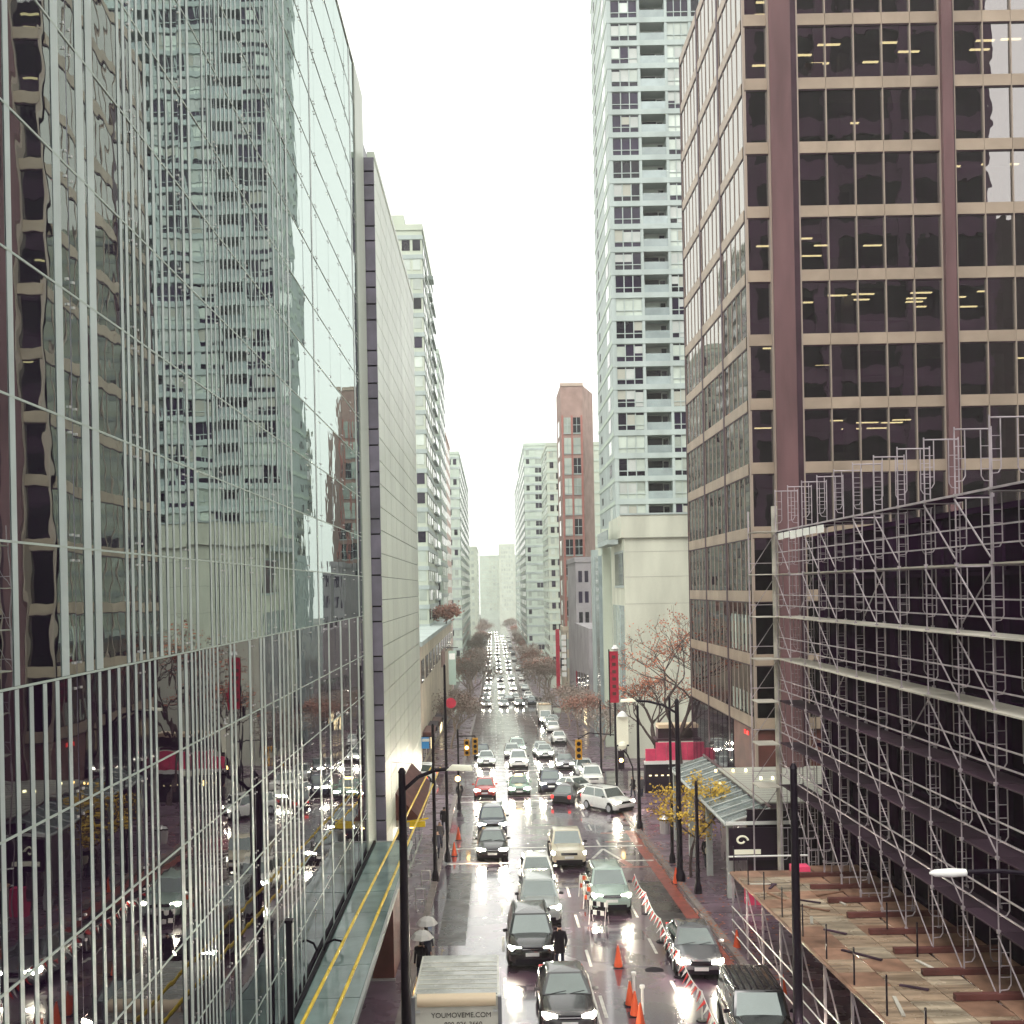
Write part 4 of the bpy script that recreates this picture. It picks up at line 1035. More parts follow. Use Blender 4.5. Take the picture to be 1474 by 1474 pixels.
# delivery van parked on the right
def box_truck(name, label, x, y, L, Wd, Hh, cab='paint_white', text=False, rz=0):
    t = bpy.data.objects.new(name, None); COL.objects.link(t); t.location = (x, y, gz(y)+.004); t.rotation_euler = (PITCH, 0, math.radians(rz))
    t['label'] = label; t['category'] = 'truck'
    w = Wd/2; f = -L/2
    def add(n, mb, m, par=t, smooth=False):
        o = MB.build(mb, n, m, None, smooth); o.parent = par; return o
    add('cargo_box', MB().box(-w, w, f+.35, L/2, .95, Hh-.03), 'box_white')
    add('roof_panel', MB().box(-w+.06, w-.06, f+.5, L/2-.06, Hh-.03, Hh), 'box_roof')
    n = 7
    for i in range(n):
        yy = f+.9+i*(L-1.3)/n
        add('roof_seam', MB().box(-w+.06, w-.06, yy-.02, yy+.02, Hh+.001, Hh+.012), 'box_white')
    add('nose_fairing', MB().lathe([(.17, -w+.1), (.17, w-.1)], (0, f+.38, Hh-.13), 14, 'x'), 'box_cream', smooth=True)
    for s in (-1, 1):
        add('corner_post', MB().box(s*w-.05, s*w+.05, f+.26, f+.40, .95, Hh-.02), 'paint_grey')
        add('marker_lamp', MB().box(s*(w-.12)-.06, s*(w-.12)+.06, f+.26, f+.31, Hh-.42, Hh-.36), 'lamp_off')
    if text:
        a = inst('lettering', text_mesh('YOUMOVEME.COM', .185, 'ink'), t, (0, f+.335, Hh-.62), rot=(math.radians(90), 0, 0)); a.location = (.12, f+.335, Hh-.52)
        b = inst('lettering', text_mesh('800-926-3660', .18, 'ink'), t, (0, 0, 0), rot=(math.radians(90), 0, 0)); b.location = (.17, f+.335, Hh-.76)
    # cab
    cf = f-1.55
    bm = hull([(-w+.15, f+.3, .5), (w-.15, f+.3, .5), (-w+.15, cf, .45), (w-.15, cf, .45), (-w+.15, cf, 1.15), (w-.15, cf, 1.15), (-w+.25, f-.75, 2.15), (w-.25, f-.75, 2.15), (-w+.25, f+.3, 2.2), (w-.25, f+.3, 2.2)], .06)
    o = bm_obj(bm, 'cab', cab, t)
    o = quad_glass('windshield', [(-w+.15, cf, 1.15), (w-.15, cf, 1.15), (w-.25, f-.75, 2.15), (-w+.25, f-.75, 2.15)], None, (0, -1, .8), (.12,.12,.1,.1)); o.parent = t
    for s in (-1, 1):
        add('headlight', MB().box(s*(w-.42)-.14, s*(w-.42)+.14, cf-.03, cf+.05, .75, .93), 'lamp_on')
        add('mirror_arm', MB().tube((s*(w-.1), f-.7, 1.7), (s*(w+.22), f-.6, 1.75), .025).box(s*(w+.22)-.06, s*(w+.22)+.06, f-.66, f-.5, 1.5, 2.05), 'car_trim')
        for yy in (cf+.75, L/2-1.2):
            add('wheel', MB().lathe([(.3,-.12),(.43,-.1),(.43,.1),(.3,.12)], (s*(w-.2), yy, .43), 16, 'x'), 'tyre', smooth=True)
    add('grille', MB().box(-.5, .5, cf-.025, cf+.05, .7, 1.0), 'car_trim'); add('bumper', MB().box(-w+.1, w-.1, cf-.1, cf+.1, .4, .62), 'car_trim')
    add('chassis', MB().box(-.5, .5, cf+.1, L/2-.1, .45, .93), 'car_trim')
    return t
# its roof: near edge at y 1436, far edge 1377 in the photograph
rx, ry = gp(656, 1443, 3.35); rx2, ry2 = gp(660, 1377, 3.35)
box_truck('moving_truck', 'large white box moving truck with lettering on its front, bottom centre left', rx, (ry+ry2)/2, max(3.2, ry2-ry), 2.3, 3.35, text=True)
x_, y_ = gp(795, 1040); box_truck('delivery_van', 'white delivery truck with a dark windscreen parked at the right kerb far down', 8.0, y_, 4.5, 2.2, 3.2)

# queue of cars farther off: one low-detail body per colour, real headlights
fb = loft_body([(-2.2,.75,.3,.7),(-2.0,.88,.2,.82),(-1.0,.9,.2,.95),(1.7,.9,.2,.98),(2.2,.8,.35,.9)])
fc = MB(); fc.v = [(-.82,-1,.93),(.82,-1,.93),(.82,1.8,.95),(-.82,1.8,.95),(-.6,-.3,1.47),(.6,-.3,1.47),(.6,1.1,1.47),(-.6,1.1,1.47)]; fc.f = [(4,5,6,7),(1,2,6,5),(3,0,4,7),(2,3,7,6),(0,1,5,4)]
far_body = fb.mesh('body', smooth=True); far_body.materials.append(M['paint_silver'])
far_cab = fc.mesh('cab'); far_cab.materials.append(M['paint_silver'])
fg = MB().poly([(-.74,-.975,.99),(.74,-.975,.99),(.55,-.36,1.42),(-.55,-.36,1.42)]).mesh('windshield'); fg.materials.append(M['car_glass'])
fh = MB().box(-.8,-.45,-2.24,-2.1,.58,.74).mesh('headlight'); fh.materials.append(M['lamp_far'])
fh2 = MB().box(.45,.8,-2.24,-2.1,.58,.74).mesh('headlight'); fh2.materials.append(M['lamp_far'])
ft = MB().box(-.88,.88,-1.7,1.7,.0,.3).mesh('underside'); ft.materials.append(M['car_trim'])
GFAR = 'distant cars filling the street toward the horizon'
for i in range(62):
    lane = (-1.6, 1.8, 5.0, 8.0)[i % 4]
    row = i//4
    y = 118+row*13+RND.uniform(-3, 3) if row < 5 else 207+ (row-5)*RND.uniform(19, 23)+RND.uniform(-4,4)
    if row >= 5: y = 212+(row-5)*26+(row-5)**2*1.5+RND.uniform(-5,5)
    if any(a-3 < y < b+4 for a, b in CROSS[:2]): y += 19
    if row < 5 and i % 4 == 3: continue
    if row in (1, 2, 3): continue      # the box junction stays clear
    if row == 4: y = 216+RND.uniform(-2, 3)
    if y > 880: continue
    cn_ = RND.choice(('silver','white','black','grey','navy','charcoal','white','silver')); pn = 'paint_'+cn_
    lname = ('leftmost','second','third','rightmost')[i % 4]
    lab = 'small %s car with headlights on, %s lane, %s' % (cn_, lname, 'first row past the first intersection' if row == 0 else 'first row past the second, empty intersection') if row < 5 else 'tiny distant oncoming car with headlights on, beyond the second cross street'
    t = thing('distant_car', lab, 'car', (lane+RND.uniform(-.3,.3), y, gz(y)+.004), GFAR)
    for nm, me in (('body',far_body),('cab',far_cab),('windshield',fg),('headlight',fh),('headlight',fh2),('underside',ft)):
        o = bpy.data.objects.new(nm, me); COL.objects.link(o); o.parent = t
        if nm in ('body','cab'): o.material_slots[0].link = 'OBJECT'; o.material_slots[0].material = M[pn]
        if nm == 'headlight' and (i % 4 == 3): o.material_slots[0].link = 'OBJECT'; o.material_slots[0].material = M['lamp_off']
    t.rotation_euler = (PITCH if y < 220 else 0, 0, 0)
# cross traffic, side on
for px_, lab, c in ((735, 'black car crossing the far intersection, side on', 'black'), (766, 'dark car following the black one across the far intersection', 'charcoal')):
    x, y = gp(px_, 1010); place_car('sedan', lab, x, y, c, rz=90, lamp='lamp_off', group=None)
# left of the first cross street, half hidden by poles
for px_, py_, lab, c, k in ((592, 1142, 'dark car half hidden behind the black lamp post on the left cross street', 'charcoal', 'sedan'), (600, 1150, 'white car behind the left lamp post', 'white', 'suv')):
    x, y = gp(px_, py_); place_car(k, lab, x-1.2, 93 if c == 'charcoal' else 97.5, c, rz=-90, lamp='lamp_off', group=None)
for k in PROTO:      # the prototypes themselves are not part of the street
    def kill(o):
        for c in list(KIDS.get(o.name, [])): kill(c)
        bpy.data.objects.remove(o)
    kill(PROTO[k])

# ================================================================== people
def person(label, x, y, h=1.72, coat='cloth_black', legs='cloth_navy', face=0, stride=.12, hood=False, arm=(.12, .1), bag=None, z=None, group=None):
    s = h/1.72
    V = [(0,0,.95),(0,-.01,1.18),(0,0,1.40),(0,-.02,1.50),(0,-.04,1.63),            # pelvis .. head
         (-.19,0,1.40),(-.25,arm[0]*.5,1.13),(-.24,-arm[0],.90),(-.24,-arm[0]-.03,.80),
         (.19,0,1.40),(.25,-arm[1]*.5,1.13),(.24,arm[1],.90),(.24,arm[1]+.01,.80),
         (-.10,0,.88),(-.11,-stride*.7,.48),(-.11,-stride,.09),(-.11,-stride-.15,.04),
         (.10,0,.88),(.11,stride*.3,.48),(.11,stride,.09),(.11,stride-.15,.04),(0,-.03,1.70)]
    E = [(0,1),(1,2),(2,3),(3,4),(2,5),(5,6),(6,7),(7,8),(2,9),(9,10),(10,11),(11,12),(0,13),(13,14),(14,15),(15,16),(0,17),(17,18),(18,19),(19,20),(4,21)]
    Rr = [.155,.15,.155,.06,.095,.075,.055,.042,.04,.075,.055,.042,.04,.10,.07,.05,.04,.10,.07,.05,.04,.075]
    me = bpy.data.meshes.new('person'); me.from_pydata([(a*s,b*s,c*s) for a,b,c in V], E, [])
    o = bpy.data.objects.new('person', me); COL.objects.link(o)
    m = o.modifiers.new('skin', 'SKIN'); 
    for i, r in enumerate(Rr): me.skin_vertices[0].data[i].radius = (r*s, r*s*(.8 if i < 3 else 1))
    me.skin_vertices[0].data[0].use_root = True
    m.use_smooth_shade = True
    m2 = o.modifiers.new('sub', 'SUBSURF'); m2.levels = 1; m2.render_levels = 1
    dg = bpy.context.evaluated_depsgraph_get(); me2 = bpy.data.meshes.new_from_object(o.evaluated_get(dg)); bpy.data.objects.remove(o)
    me2.name = 'person'
    me2.materials.clear()
    for mm in (coat, legs, 'skin', 'hair_dark' if not hood else coat, 'car_trim'): me2.materials.append(M[mm])
    for p in me2.polygons:
        c = p.center/s
        if c.z > 1.52: p.material_index = 3 if (c.z > 1.66 or c.y > -.03 or hood and c.z > 1.62) else 2
        elif c.z > 1.47: p.material_index = 2 if not hood else 0
        elif abs(c.x) > .17 and c.z < .86: p.material_index = 2
        elif c.z > .74: p.material_index = 0
        elif c.z > .1: p.material_index = 1
        else: p.material_index = 4
    o = bpy.data.objects.new('person', me2); COL.objects.link(o)
    o.location = (x, y, (gz(y) if z is None else z)+.0); o.rotation_euler = (0, 0, math.radians(face))
    tag(o, label, 'person', group)
    # coat skirt keeps clothing from hugging the legs
    sk = MB().lathe([(.20*s, .70*s), (.185*s, .95*s), (.165*s, 1.15*s)], n=14).build('coat', coat, None, smooth=True); sk.parent = o; sk.scale = (1.05, .72, 1)
    return o
def umbrella(label, x, y, z, mat, r=.43):
    t = thing('umbrella', label, 'umbrella', (x, y, z))
    n = 8; mb = MB(); b = 0
    prof = [(0, .28), (.3*r, .26), (.7*r, .17), (r, 0)]
    pts = []
    for rr, hh in prof[1:]:
        for i in range(n):
            a = 2*math.pi*i/n; mb.v.append((x+rr*math.cos(a), y+rr*math.sin(a), z+hh))
    mb.v.append((x, y, z+.28)); c = len(mb.v)-1
    for i in range(n):
        j = (i+1) % n; mb.f.append((i, j, c)); 
        for k in range(2): mb.f.append((k*n+i, (k+1)*n+i, (k+1)*n+j, k*n+j))
    mb.build('cover', mat, t)
    MB().tube((x, y, z-.62), (x, y, z+.34), .012).build('shaft', 'pole_black', t)
    return t
px0, py0 = gp(806, 1399)
person('person in a long black hooded coat standing on the road beside the black four-wheel drive', px0, py0, 1.85, face=10, hood=True, stride=.05)
sx_, sy_ = gp(1018, 1252)
person('person with a pale bag walking under the yellow leaved tree on the right pavement', sx_, sy_, 1.72, coat='cloth_black', face=0, z=gz(sy_)+SW)
tb = MB(); tb.lathe([(.05,0),(.2,.05),(.22,.3),(.12,.45)], (sx_+.05, sy_-.3, gz(sy_)+SW+.8), 10); tag(tb.build('bag', 'cloth_cream', smooth=True), 'pale cream bag carried by the walker under the yellow tree', 'bag')
q = gp(662, 1158); person('person in black stepping off the left pavement beyond the traffic signals', q[0], q[1], 1.75, face=200, z=gz(q[1])+.02, stride=.25)
q = gp(908, 1150); person('tall person in black waiting at the right corner beside the lit signal', q[0]+.2, q[1], 1.75, face=-60, z=gz(q[1])+.1)
q = gp(917, 1152); person('person in grey behind the one in black at the right corner', q[0]+.5, q[1]+.8, 1.68, coat='cloth_grey', face=20, z=gz(q[1])+.1)
for (ux, uy, lab, c) in ((606, 1345, 'white umbrella over a walker on the left pavement, nearest of two', 'cloth_black'), (613, 1325, 'second white umbrella, farther up the left pavement by the kerb', 'cloth_navy')):
    q = gp(ux, uy, 2.0)
    person('person in dark clothes under the '+('nearer' if uy > 1330 else 'farther')+' white umbrella on the left pavement', q[0], q[1], 1.68, coat=c, face=170, z=gz(q[1])+SW)
    umbrella(lab, q[0]+.05, q[1]-.1, gz(q[1])+SW+1.78, 'umbrella_white')
for i, (ux, uy) in enumerate(((646,1225),(652,1200),(640,1240))):
    q = gp(ux, uy); person(('person in grey beside the second left pole','person in black farther along the left pavement near the crossing','person in dark navy close behind the tall left pole')[i], min(q[0], -3.5), q[1], 1.7, coat=('cloth_grey','cloth_black','cloth_navy')[i], face=(0,180,20)[i], z=gz(q[1])+SW, stride=.2)

# ================================================================== street furniture
def lamp_pole(label, x, y, ztop, arm=None, r=.11, head='sign_lit', arm_y=0, group='black poles along the street', base=True):
    t = thing('street_pole', label, 'lamp post' if arm else 'pole', (x, y, gz(y)), group)
    zb = gz(y)+SW-.02
    MB().lathe([(r*1.15, zb), (r*.95, zb+(ztop-zb)*.5), (r*.75, ztop)], (x, y, 0), 10).build('pole', 'pole_black', t, smooth=True)
    if base: MB().lathe([(r*2, zb), (r*1.9, zb+.35), (r*1.2, zb+.6)], (x, y, 0), 10).build('base', 'pole_black', t)
    MB().lathe([(r*.9, ztop), (r*.4, ztop+.15)], (x, y, 0), 8).build('cap', 'pole_black', t)
    if arm:
        pts = [(x, y, ztop-.6), (x+arm*.35, y+arm_y*.35, ztop-.15), (x+arm*.7, y+arm_y*.7, ztop+.05), (x+arm, y+arm_y, ztop+.08)]
        MB().path(pts, r*.45).build('arm', 'pole_black', t)
        ex, ey, ez = pts[-1]; s = 1 if arm > 0 else -1
        bm_obj(hull([(ex-.1*s-wloc(t).x, ey-.12-y, ez-.03-gz(y)), (ex-.1*s-x, ey+.12-y, ez-.03-gz(y)), (ex+.75*s-x, ey-.16-y, ez-.05-gz(y)), (ex+.75*s-x, ey+.16-y, ez-.05-gz(y)), (ex+.1*s-x, ey-.1-y, ez+.14-gz(y)), (ex+.7*s-x, ey+.1-y, ez+.1-gz(y)), (ex+.7*s-x, ey-.1-y, ez+.1-gz(y)), (ex+.1*s-x, ey+.1-y, ez+.14-gz(y))], .03), 'lamp_head', head, t)
    return t
def pole_px(label, bx, by, tx, ty, **kw):
    x, y = gp(bx, by, SW); return lamp_pole(label, x, y, at(tx, ty, y).z, **kw), x, y
p1, lx1, ly1 = pole_px('thick black lamp post with a curved arm, beside the yellow wires on the left', 586, 1500, 577, 1112, arm=1.5, arm_y=0, r=.15)
q = at(652, 1112, ly1)
MB().lathe([(.03,.06),(.08,.02),(.08,-.06),(.03,-.1)], (q.x+.15, q.y, q.z-.18), 10).build('lamp_globe', 'lamp_warm', p1)
pole_px('slim black pole on the left pavement, next behind the thick lamp post', 627, 1268, 624, 1046, r=.10)
pole_px('slim black pole just right of its twin on the left pavement', 645, 1240, 640, 960, r=.09)
pole_px('black signal pole on the left by the yellow traffic signals', 661, 1165, 659, 1052, r=.09)
pole_px('tall black pole at the right kerb, farthest of the near four', 921, 1193, 919, 1018, r=.11)
pole_px('thick black pole carrying a curved arm on the right pavement', 979, 1268, 977, 1010, r=.15, arm=-2.2)
pole_px('black pole just left of the thick pole on the right pavement', 968, 1242, 960, 1006, r=.09)
pole_px('black pole right of the yellow tree on the right pavement', 1005, 1286, 1004, 1128, r=.10)
pole_px('black pole carrying the globe lamp and lit signal beside the red banner', 888, 1150, 882, 1010, r=.11)
pole_px('thin black pole left of the lit signal, right side', 866, 1125, 863, 1010, r=.09)
bp = pole_px('tall black pole in front of the plywood walkway, lower right', 1150, 1520, 1140, 1106, r=.14)
# lamp reaching in from the right edge
yl = 17.0; e0, e1 = at(1338, 1257, yl), at(1390, 1255, yl)
lt = thing('arm_lamp', 'pale street lamp head on a black arm reaching in from the right edge', 'lamp post', (e1.x+2.2, yl, gz(yl)))
w = e1.x-e0.x
MB().lathe([(.02, 0), (.06, w*.15), (.075, w*.6), (.06, w), (.03, w+.02)], (e0.x, yl, e0.z), 12, 'x').build('lamp_head', 'sign_white', lt, smooth=True)
MB().path([tuple(e1), (e1.x+.6, yl, e1.z+.0), (e1.x+1.6, yl, e1.z-.12), (e1.x+2.2, yl, e1.z-.5)], .04).build('arm', 'pole_black', lt)
MB().tube((e1.x+2.2, yl, gz(yl)+.1), (e1.x+2.2, yl, e1.z-.3), .11, n=10).build('pole', 'pole_black', lt)
# traffic signals
def signal(label, x, y, z, face='front', lit='lamp_warm', mat='signal_yellow', k=1.0):
    t = thing('traffic_signal', label, 'traffic light', (x, y, z))
    MB().box(x-.17*k, x+.17*k, y-.12, y+.12, z-.5*k, z+.5*k).build('housing', mat, t)
    for i, m in enumerate(('lamp_red' if lit == 'lamp_red' else 'car_trim', lit if lit == 'lamp_warm' else 'car_trim', 'car_trim')):
        MB().lathe([(.11*k, -.14), (.10*k, -.125)], (x, y, z+(.31-.31*i)*k), 12, 'y').build('lens', m, t)
        MB().lathe([(.13*k, -.27), (.13*k, -.13)], (x, y, z+(.31-.31*i)*k+.03), 10, 'y').build('visor', mat, t) if face == 'hood' else None
    MB().tube((x, y+.1, z-.6*k), (x, y+.1, z+.6*k), .04).build('bracket', 'pole_black', t)
    return t
for (x, y, lab, lit, kk) in ((672,1076,'yellow backed traffic signal on the left, beside a black pole','lamp_warm',1.3),(684,1074,'yellow backed traffic signal on the left, nearer the road than its neighbour','none',1.3),(833,1079,'orange yellow traffic signal hanging over the right lanes','none',1.5),(894,1094,'traffic signal with one lit orange lamp by the right kerb pole','lamp_warm',1.4)):
    p = at(x, y, 84 if x < 800 else 80); signal(lab, p.x, p.y, p.z, lit=lit, k=kk, mat='signal_yellow' if x < 850 else 'awning_dark')
p = at(833, 1079, 80); pp = at(888, 1060, 80)
o = tag(MB().path([(p.x, p.y+.12, p.z+.8), (p.x+.8, p.y+.12, p.z+1.25), (pp.x-.2, p.y+.12, pp.z+.1)], .05).build('signal_arm', 'pole_black'), 'thin black arm holding the hanging signal over the right lanes', 'signal arm')
for px_ in (672, 684):
    p = at(px_, 1076, 84); tag(MB().tube((p.x, p.y+.2, p.z+.9), (at(659,1060,84).x, p.y+.2, p.z+.9), .05).build('signal_arm', 'pole_black'), 'short black arm holding the '+('left' if px_ == 672 else 'right')+' one of the yellow signals beside the left pole', 'signal arm')
# white lantern banner and globe
p = at(896, 1048, 76)
lb2 = thing('lantern_banner', 'tall pale lantern-like banner on the right kerb pole, above a round globe lamp', 'sign', (p.x, p.y, p.z))
MB().box(p.x-.42, p.x+.42, p.y-.08, p.y+.08, p.z-1.2, p.z+.85).build('panel', 'sign_lit', lb2)
MB().lathe([(.42, p.z+.86), (.2, p.z+1.15), (.05, p.z+1.25)], (p.x, p.y, 0), 12).build('cap', 'sign_white', lb2)
MB().box(p.x-.45, p.x+.45, p.y-.1, p.y+.1, p.z-1.32, p.z-1.2).build('base_rail', 'pole_black', lb2)
g = at(896, 1073, 76); gl = MB()
gl.lathe([(.06,-.32),(.25,-.22),(.34,0),(.25,.22),(.06,.32)], (g.x, g.y, g.z), 14)
tag(gl.build('globe_lamp', 'sign_lit', smooth=True), 'round white globe lamp below the pale lantern banner', 'lamp')
tag(MB().path([(g.x, g.y, g.z-.3), (g.x+.35, g.y, g.z-.7), (g.x+.7, g.y, g.z-1.6), (g.x+.75, g.y, g.z-3.2)], .06).build('scroll_bracket', 'pole_black'), 'curved black iron bracket beneath the white globe lamp', 'bracket')
# red banner
p = at(884, 973, 78); rbn = thing('red_banner', 'tall narrow red vertical banner above the right kerb pole', 'banner', (p.x, p.y, p.z))
MB().box(p.x-.32, p.x+.32, p.y-.04, p.y+.04, p.z-2.0, p.z+1.85).build('cloth', 'sign_red', rbn)
for i in range(6): MB().box(p.x-.15, p.x+.13, p.y-.055, p.y-.041, p.z+1.3-i*.55, p.z+1.55-i*.55).build('dark_mark', 'rust_box', rbn)
MB().lathe([(.1,0),(.28,.15),(.1,.4)], (p.x+.1, p.y, p.z+1.9), 10).build('finial', 'sign_white', rbn)
MB().tube((p.x-.36, p.y, p.z-4.5), (p.x-.36, p.y, p.z+2), .05).build('pole', 'pole_black', rbn)
# pink hoarding at the corner
p0, p1_ = at(929, 1095, 86), at(1004, 1068, 86)
hb = thing('pink_hoarding', 'bright pink billboard strip over a dark shop front at the right corner', 'billboard', (p0.x, 86, p0.z))
n = 5; wv = (p1_.x-p0.x)/n
for i in range(n): MB().box(p0.x+i*wv+.02, p0.x+(i+1)*wv-.02, 85.9, 86.1, p0.z+RND.uniform(-.02,.05), p1_.z-(.5 if i == 0 else 0)).build('panel', 'sign_pink', hb)
MB().box(p0.x, p1_.x, 86.12, 87, gz(86), p0.z-.05).build('shop_front', 'awning_dark', hb)
MB().box(p0.x-.1, p1_.x+.1, 85.85, 86.15, p0.z-.3, p0.z-.02).build('white_fascia', 'sign_white', hb)
MB().box(p0.x+1.0, p1_.x+.1, 86.3, 88, p1_.z+.05, p1_.z+.25).build('roof_edge', 'dark_brown', hb)
MB().box(p0.x+1.2, p1_.x+.6, 86.5, 88, p1_.z+1.1, p1_.z+1.4).build('cream_fascia', 'box_cream', hb)
MB().box(p0.x+1.2, p1_.x+.6, 86.8, 88, p1_.z+.25, p1_.z+1.1).build('upper_wall', 'dark_brown', hb)
for i in range(8): MB().box(p0.x+.3+i*.5, p0.x+.5+i*.5, 86.05, 86.11, p0.z-1.3, p0.z-1.2).build('shop_lamp', 'shop_lit', hb)
# blue sign left, red sign and green lantern
p = at(610, 1070, 70); bs = thing('blue_sign', 'small bright blue square sign hanging by the left poles', 'sign', (p.x, p.y, p.z))
MB().box(p.x-.35, p.x+.35, p.y-.05, p.y+.05, p.z-.35, p.z+.4).build('panel', 'sign_blue', bs); MB().box(p.x-.1, p.x+.38, p.y-.07, p.y-.051, p.z+.12, p.z+.32).build('white_mark', 'sign_white', bs)
MB().tube((p.x-.6, p.y, p.z+.45), (p.x+.5, p.y, p.z+.45), .03).build('bracket', 'pole_black', bs)
p = at(651, 958, 120); gs = thing('green_lantern', 'tall pale green banner on the face of the low beige building', 'banner', (p.x, p.y, p.z))
MB().box(p.x-.42, p.x+.42, p.y-.08, p.y+.08, p.z-2.2, p.z+1.7).build('panel', 'sign_green', gs); MB().box(p.x-.34, p.x+.34, p.y-.1, p.y-.081, p.z+.7, p.z+1.4).build('pale_mark', 'sign_white', gs)
MB().tube((p.x-.7, p.y, p.z+2.05), (p.x+.7, p.y, p.z+2.05), .05).build('bracket', 'pole_black', gs)
p = at(649, 1012, 110); rs = tag(MB().lathe([(.55,-.05),(.55,.05)], tuple(p), 16, 'y').build('round_sign', 'sign_red'), 'small round red sign on the left pavement by the slim poles', 'sign')
p = at(803, 945, 190); tag(MB().box(p.x-.35, p.x+.35, p.y-.1, p.y+.1, p.z-6, p.z+5).build('red_blade_sign', 'sign_red'), 'thin red vertical blade sign far down the right side', 'sign')
p = at(812, 948, 185); b2 = thing('white_blade_sign', 'white vertical blade sign of stacked squares beside the thin red one', 'sign', (p.x, p.y, p.z))
for i in range(7): MB().box(p.x-.4, p.x+.4, p.y-.1, p.y+.1, p.z+3.4-i*1.1, p.z+4.2-i*1.1).build('square', 'sign_white', b2)
MB().box(p.x+.42, p.x+.52, p.y-.06, p.y+.06, p.z-4, p.z+4.6).build('mast', 'pole_black', b2)
# wooden boxes / shelters on the left pavement
rbx = thing('hoarding_box', 'dark red-brown street kiosk beneath the edge of the glass canopy, left pavement', 'kiosk', (-4.4, 39.6, gz(39.6)))
MB().box(-4.75, -3.95, 39.2, 46, gz(40)+SW-.1, ZC-.75).build('body', 'rust_box', rbx)
MB().box(-4.8, -3.9, 39.12, 39.2, gz(40)+SW+.0, gz(40)+SW+.12).build('skirting', 'steel_bright', rbx)
MB().box(-4.8, -3.9, 39.1, 46.1, ZC-.74, ZC-.66).build('roof', 'dark_brown', rbx)
tg = thing('orange_shop_canopy', 'reddish shop canopy lit orange at the far end of the glass canopy on the left', 'canopy', (-4.4, 52, gz(52)))
MB().poly([(-5.0, 50, -9.5), (-3.6, 50, -11.0), (-3.6, 60, -11.2), (-5.0, 60, -9.7)]).poly([(-5.0,50,-9.5),(-5.0,50,-11.0),(-3.6,50,-11.0)]).build('cover', 'rust_box', tg)
MB().box(-4.9, -3.65, 50.1, 60, -11.35, -11.05).build('valance', 'cloth_cream', tg)
for i in range(3): MB().box(-4.2, -4.0, 50.5+i*3, 50.8+i*3, -11.5, -11.36).build('shop_lamp', 'lamp_warm', tg)
# bicycle racks / railings by the left kerb
for i, y in enumerate((53.5, 49.5)):
    mb = MB(); z = gz(y)+SW
    mb.path([(-3.9,y,z),(-3.9,y,z+1.0),(-3.45,y,z+1.0),(-3.45,y,z)], .03).tube((-3.9,y,z+.5),(-3.45,y,z+.5),.02)
    tag(mb.build('kerb_railing', 'steel_bright'), ('small steel railing hoop beside the slim left pole','small steel railing hoop nearer the umbrellas')[i], 'railing')

# trolley wires in yellow covers
for x, lab in ((-3.9, 'left'), (-3.33, 'right')):
    t = thing('trolley_wire', 'overhead trolley wire in bright yellow covers above the left pavement, %s one of the pair' % lab, 'wire', (x, 20, gz(20)+5.3))
    y = 14.0
    while y < 60:
        L = 4.9; MB().tube((x, y+.02, gz(y)+5.3), (x, y+L-.02, gz(y+L)+5.3), .04, n=6).build('cover', 'yellow_cover', t); y += L
    MB().tube((x, y, gz(y)+5.3), (x, 100, gz(100)+5.5), .012, n=4).build('wire', 'pole_black', t)
p = at(601, 1186, 47.5); tag(MB().box(p.x-.35, p.x+.35, p.y-.12, p.y+.12, p.z-.12, p.z+.12).tube((p.x-.5,p.y,p.z+.1),(p.x+.5,p.y,p.z+.25),.04).build('wire_hanger', 'yellow_cover'), 'yellow fitting clamped on the trolley wires by the left lamp post', 'fitting')
for (a, b, lab) in (((430,1085,38),(655,1105,60),'lower'),((690,1058,150),(860,1058,150),'far'),):
    pa, pb_ = at(*a), at(*b); tag(MB().tube(pa, pb_, .015, n=4).build('span_wire', 'pole_black'), 'thin black %s span wire strung across the street' % lab, 'wire')

mb = MB(); q0 = (AX+.75, 24.6)
tp = [(q0[0]+RND.uniform(-.45,.55), q0[1]+RND.uniform(-.5,.5), ZC+.04+RND.uniform(0,.08)) for _ in range(16)]
tag(mb.path(tp, .02, n=4).build('barrier_tape', 'flag_red'), 'tangle of red barrier tape lying on the glass canopy, bottom edge', 'tape')
# cones, flag line, barricades
def cone(label, x, y, k=1.0, group='traffic cones'):
    t = thing('traffic_cone', label, 'traffic cone', (x, y, gz(y)), group); z = gz(y)
    MB().box(x-.19*k, x+.19*k, y-.19*k, y+.19*k, z+.0, z+.04).build('base', 'car_trim', t)
    MB().lathe([(.15*k, z+.04), (.03*k, z+.72*k)], (x, y, 0), 12).build('body', 'cone_orange', t, smooth=True)
    MB().lathe([(.113*k, z+.24*k), (.08*k, z+.42*k)], (x, y, 0), 12).build('band', 'flag_white', t); return t
for (px_, py_, lab) in ((890,1392,'lone orange traffic cone standing in the lane below the barricades'),(907,1447,'orange traffic cone with a white top near the bottom, first of the lower line'),(914,1462,'orange traffic cone second in the lower line'),(922,1480,'orange traffic cone cut by the bottom edge'),(1061,1368,'red traffic cone on the right kerb beside the walkway, upper of two'),(1127,1436,'red traffic cone on the right kerb beside the walkway, lower of two'),(973,1272,'orange cone at the foot of the thick pole on the right'),(660,1209,'orange cone by the left kerb, farther one'),(654,1232,'orange cone by the left kerb, nearer one')):
    x, y = gp(px_, py_); c = cone(lab, x, y, 1.15)
for i, y in enumerate((36.6, 35.2)):
    mb = MB(); x = 4.72+.1*i; z = gz(y)
    mb.lathe([(.05, z+.1), (.05, z+.95), (.09, z+1.0), (.09, z+1.08)], (x, y, 0), 8)
    tag(mb.build('delineator', 'flag_white'), ('slim white-topped delineator post behind the lower cone line','slim white-topped delineator post nearer the bottom edge')[i], 'delineator')
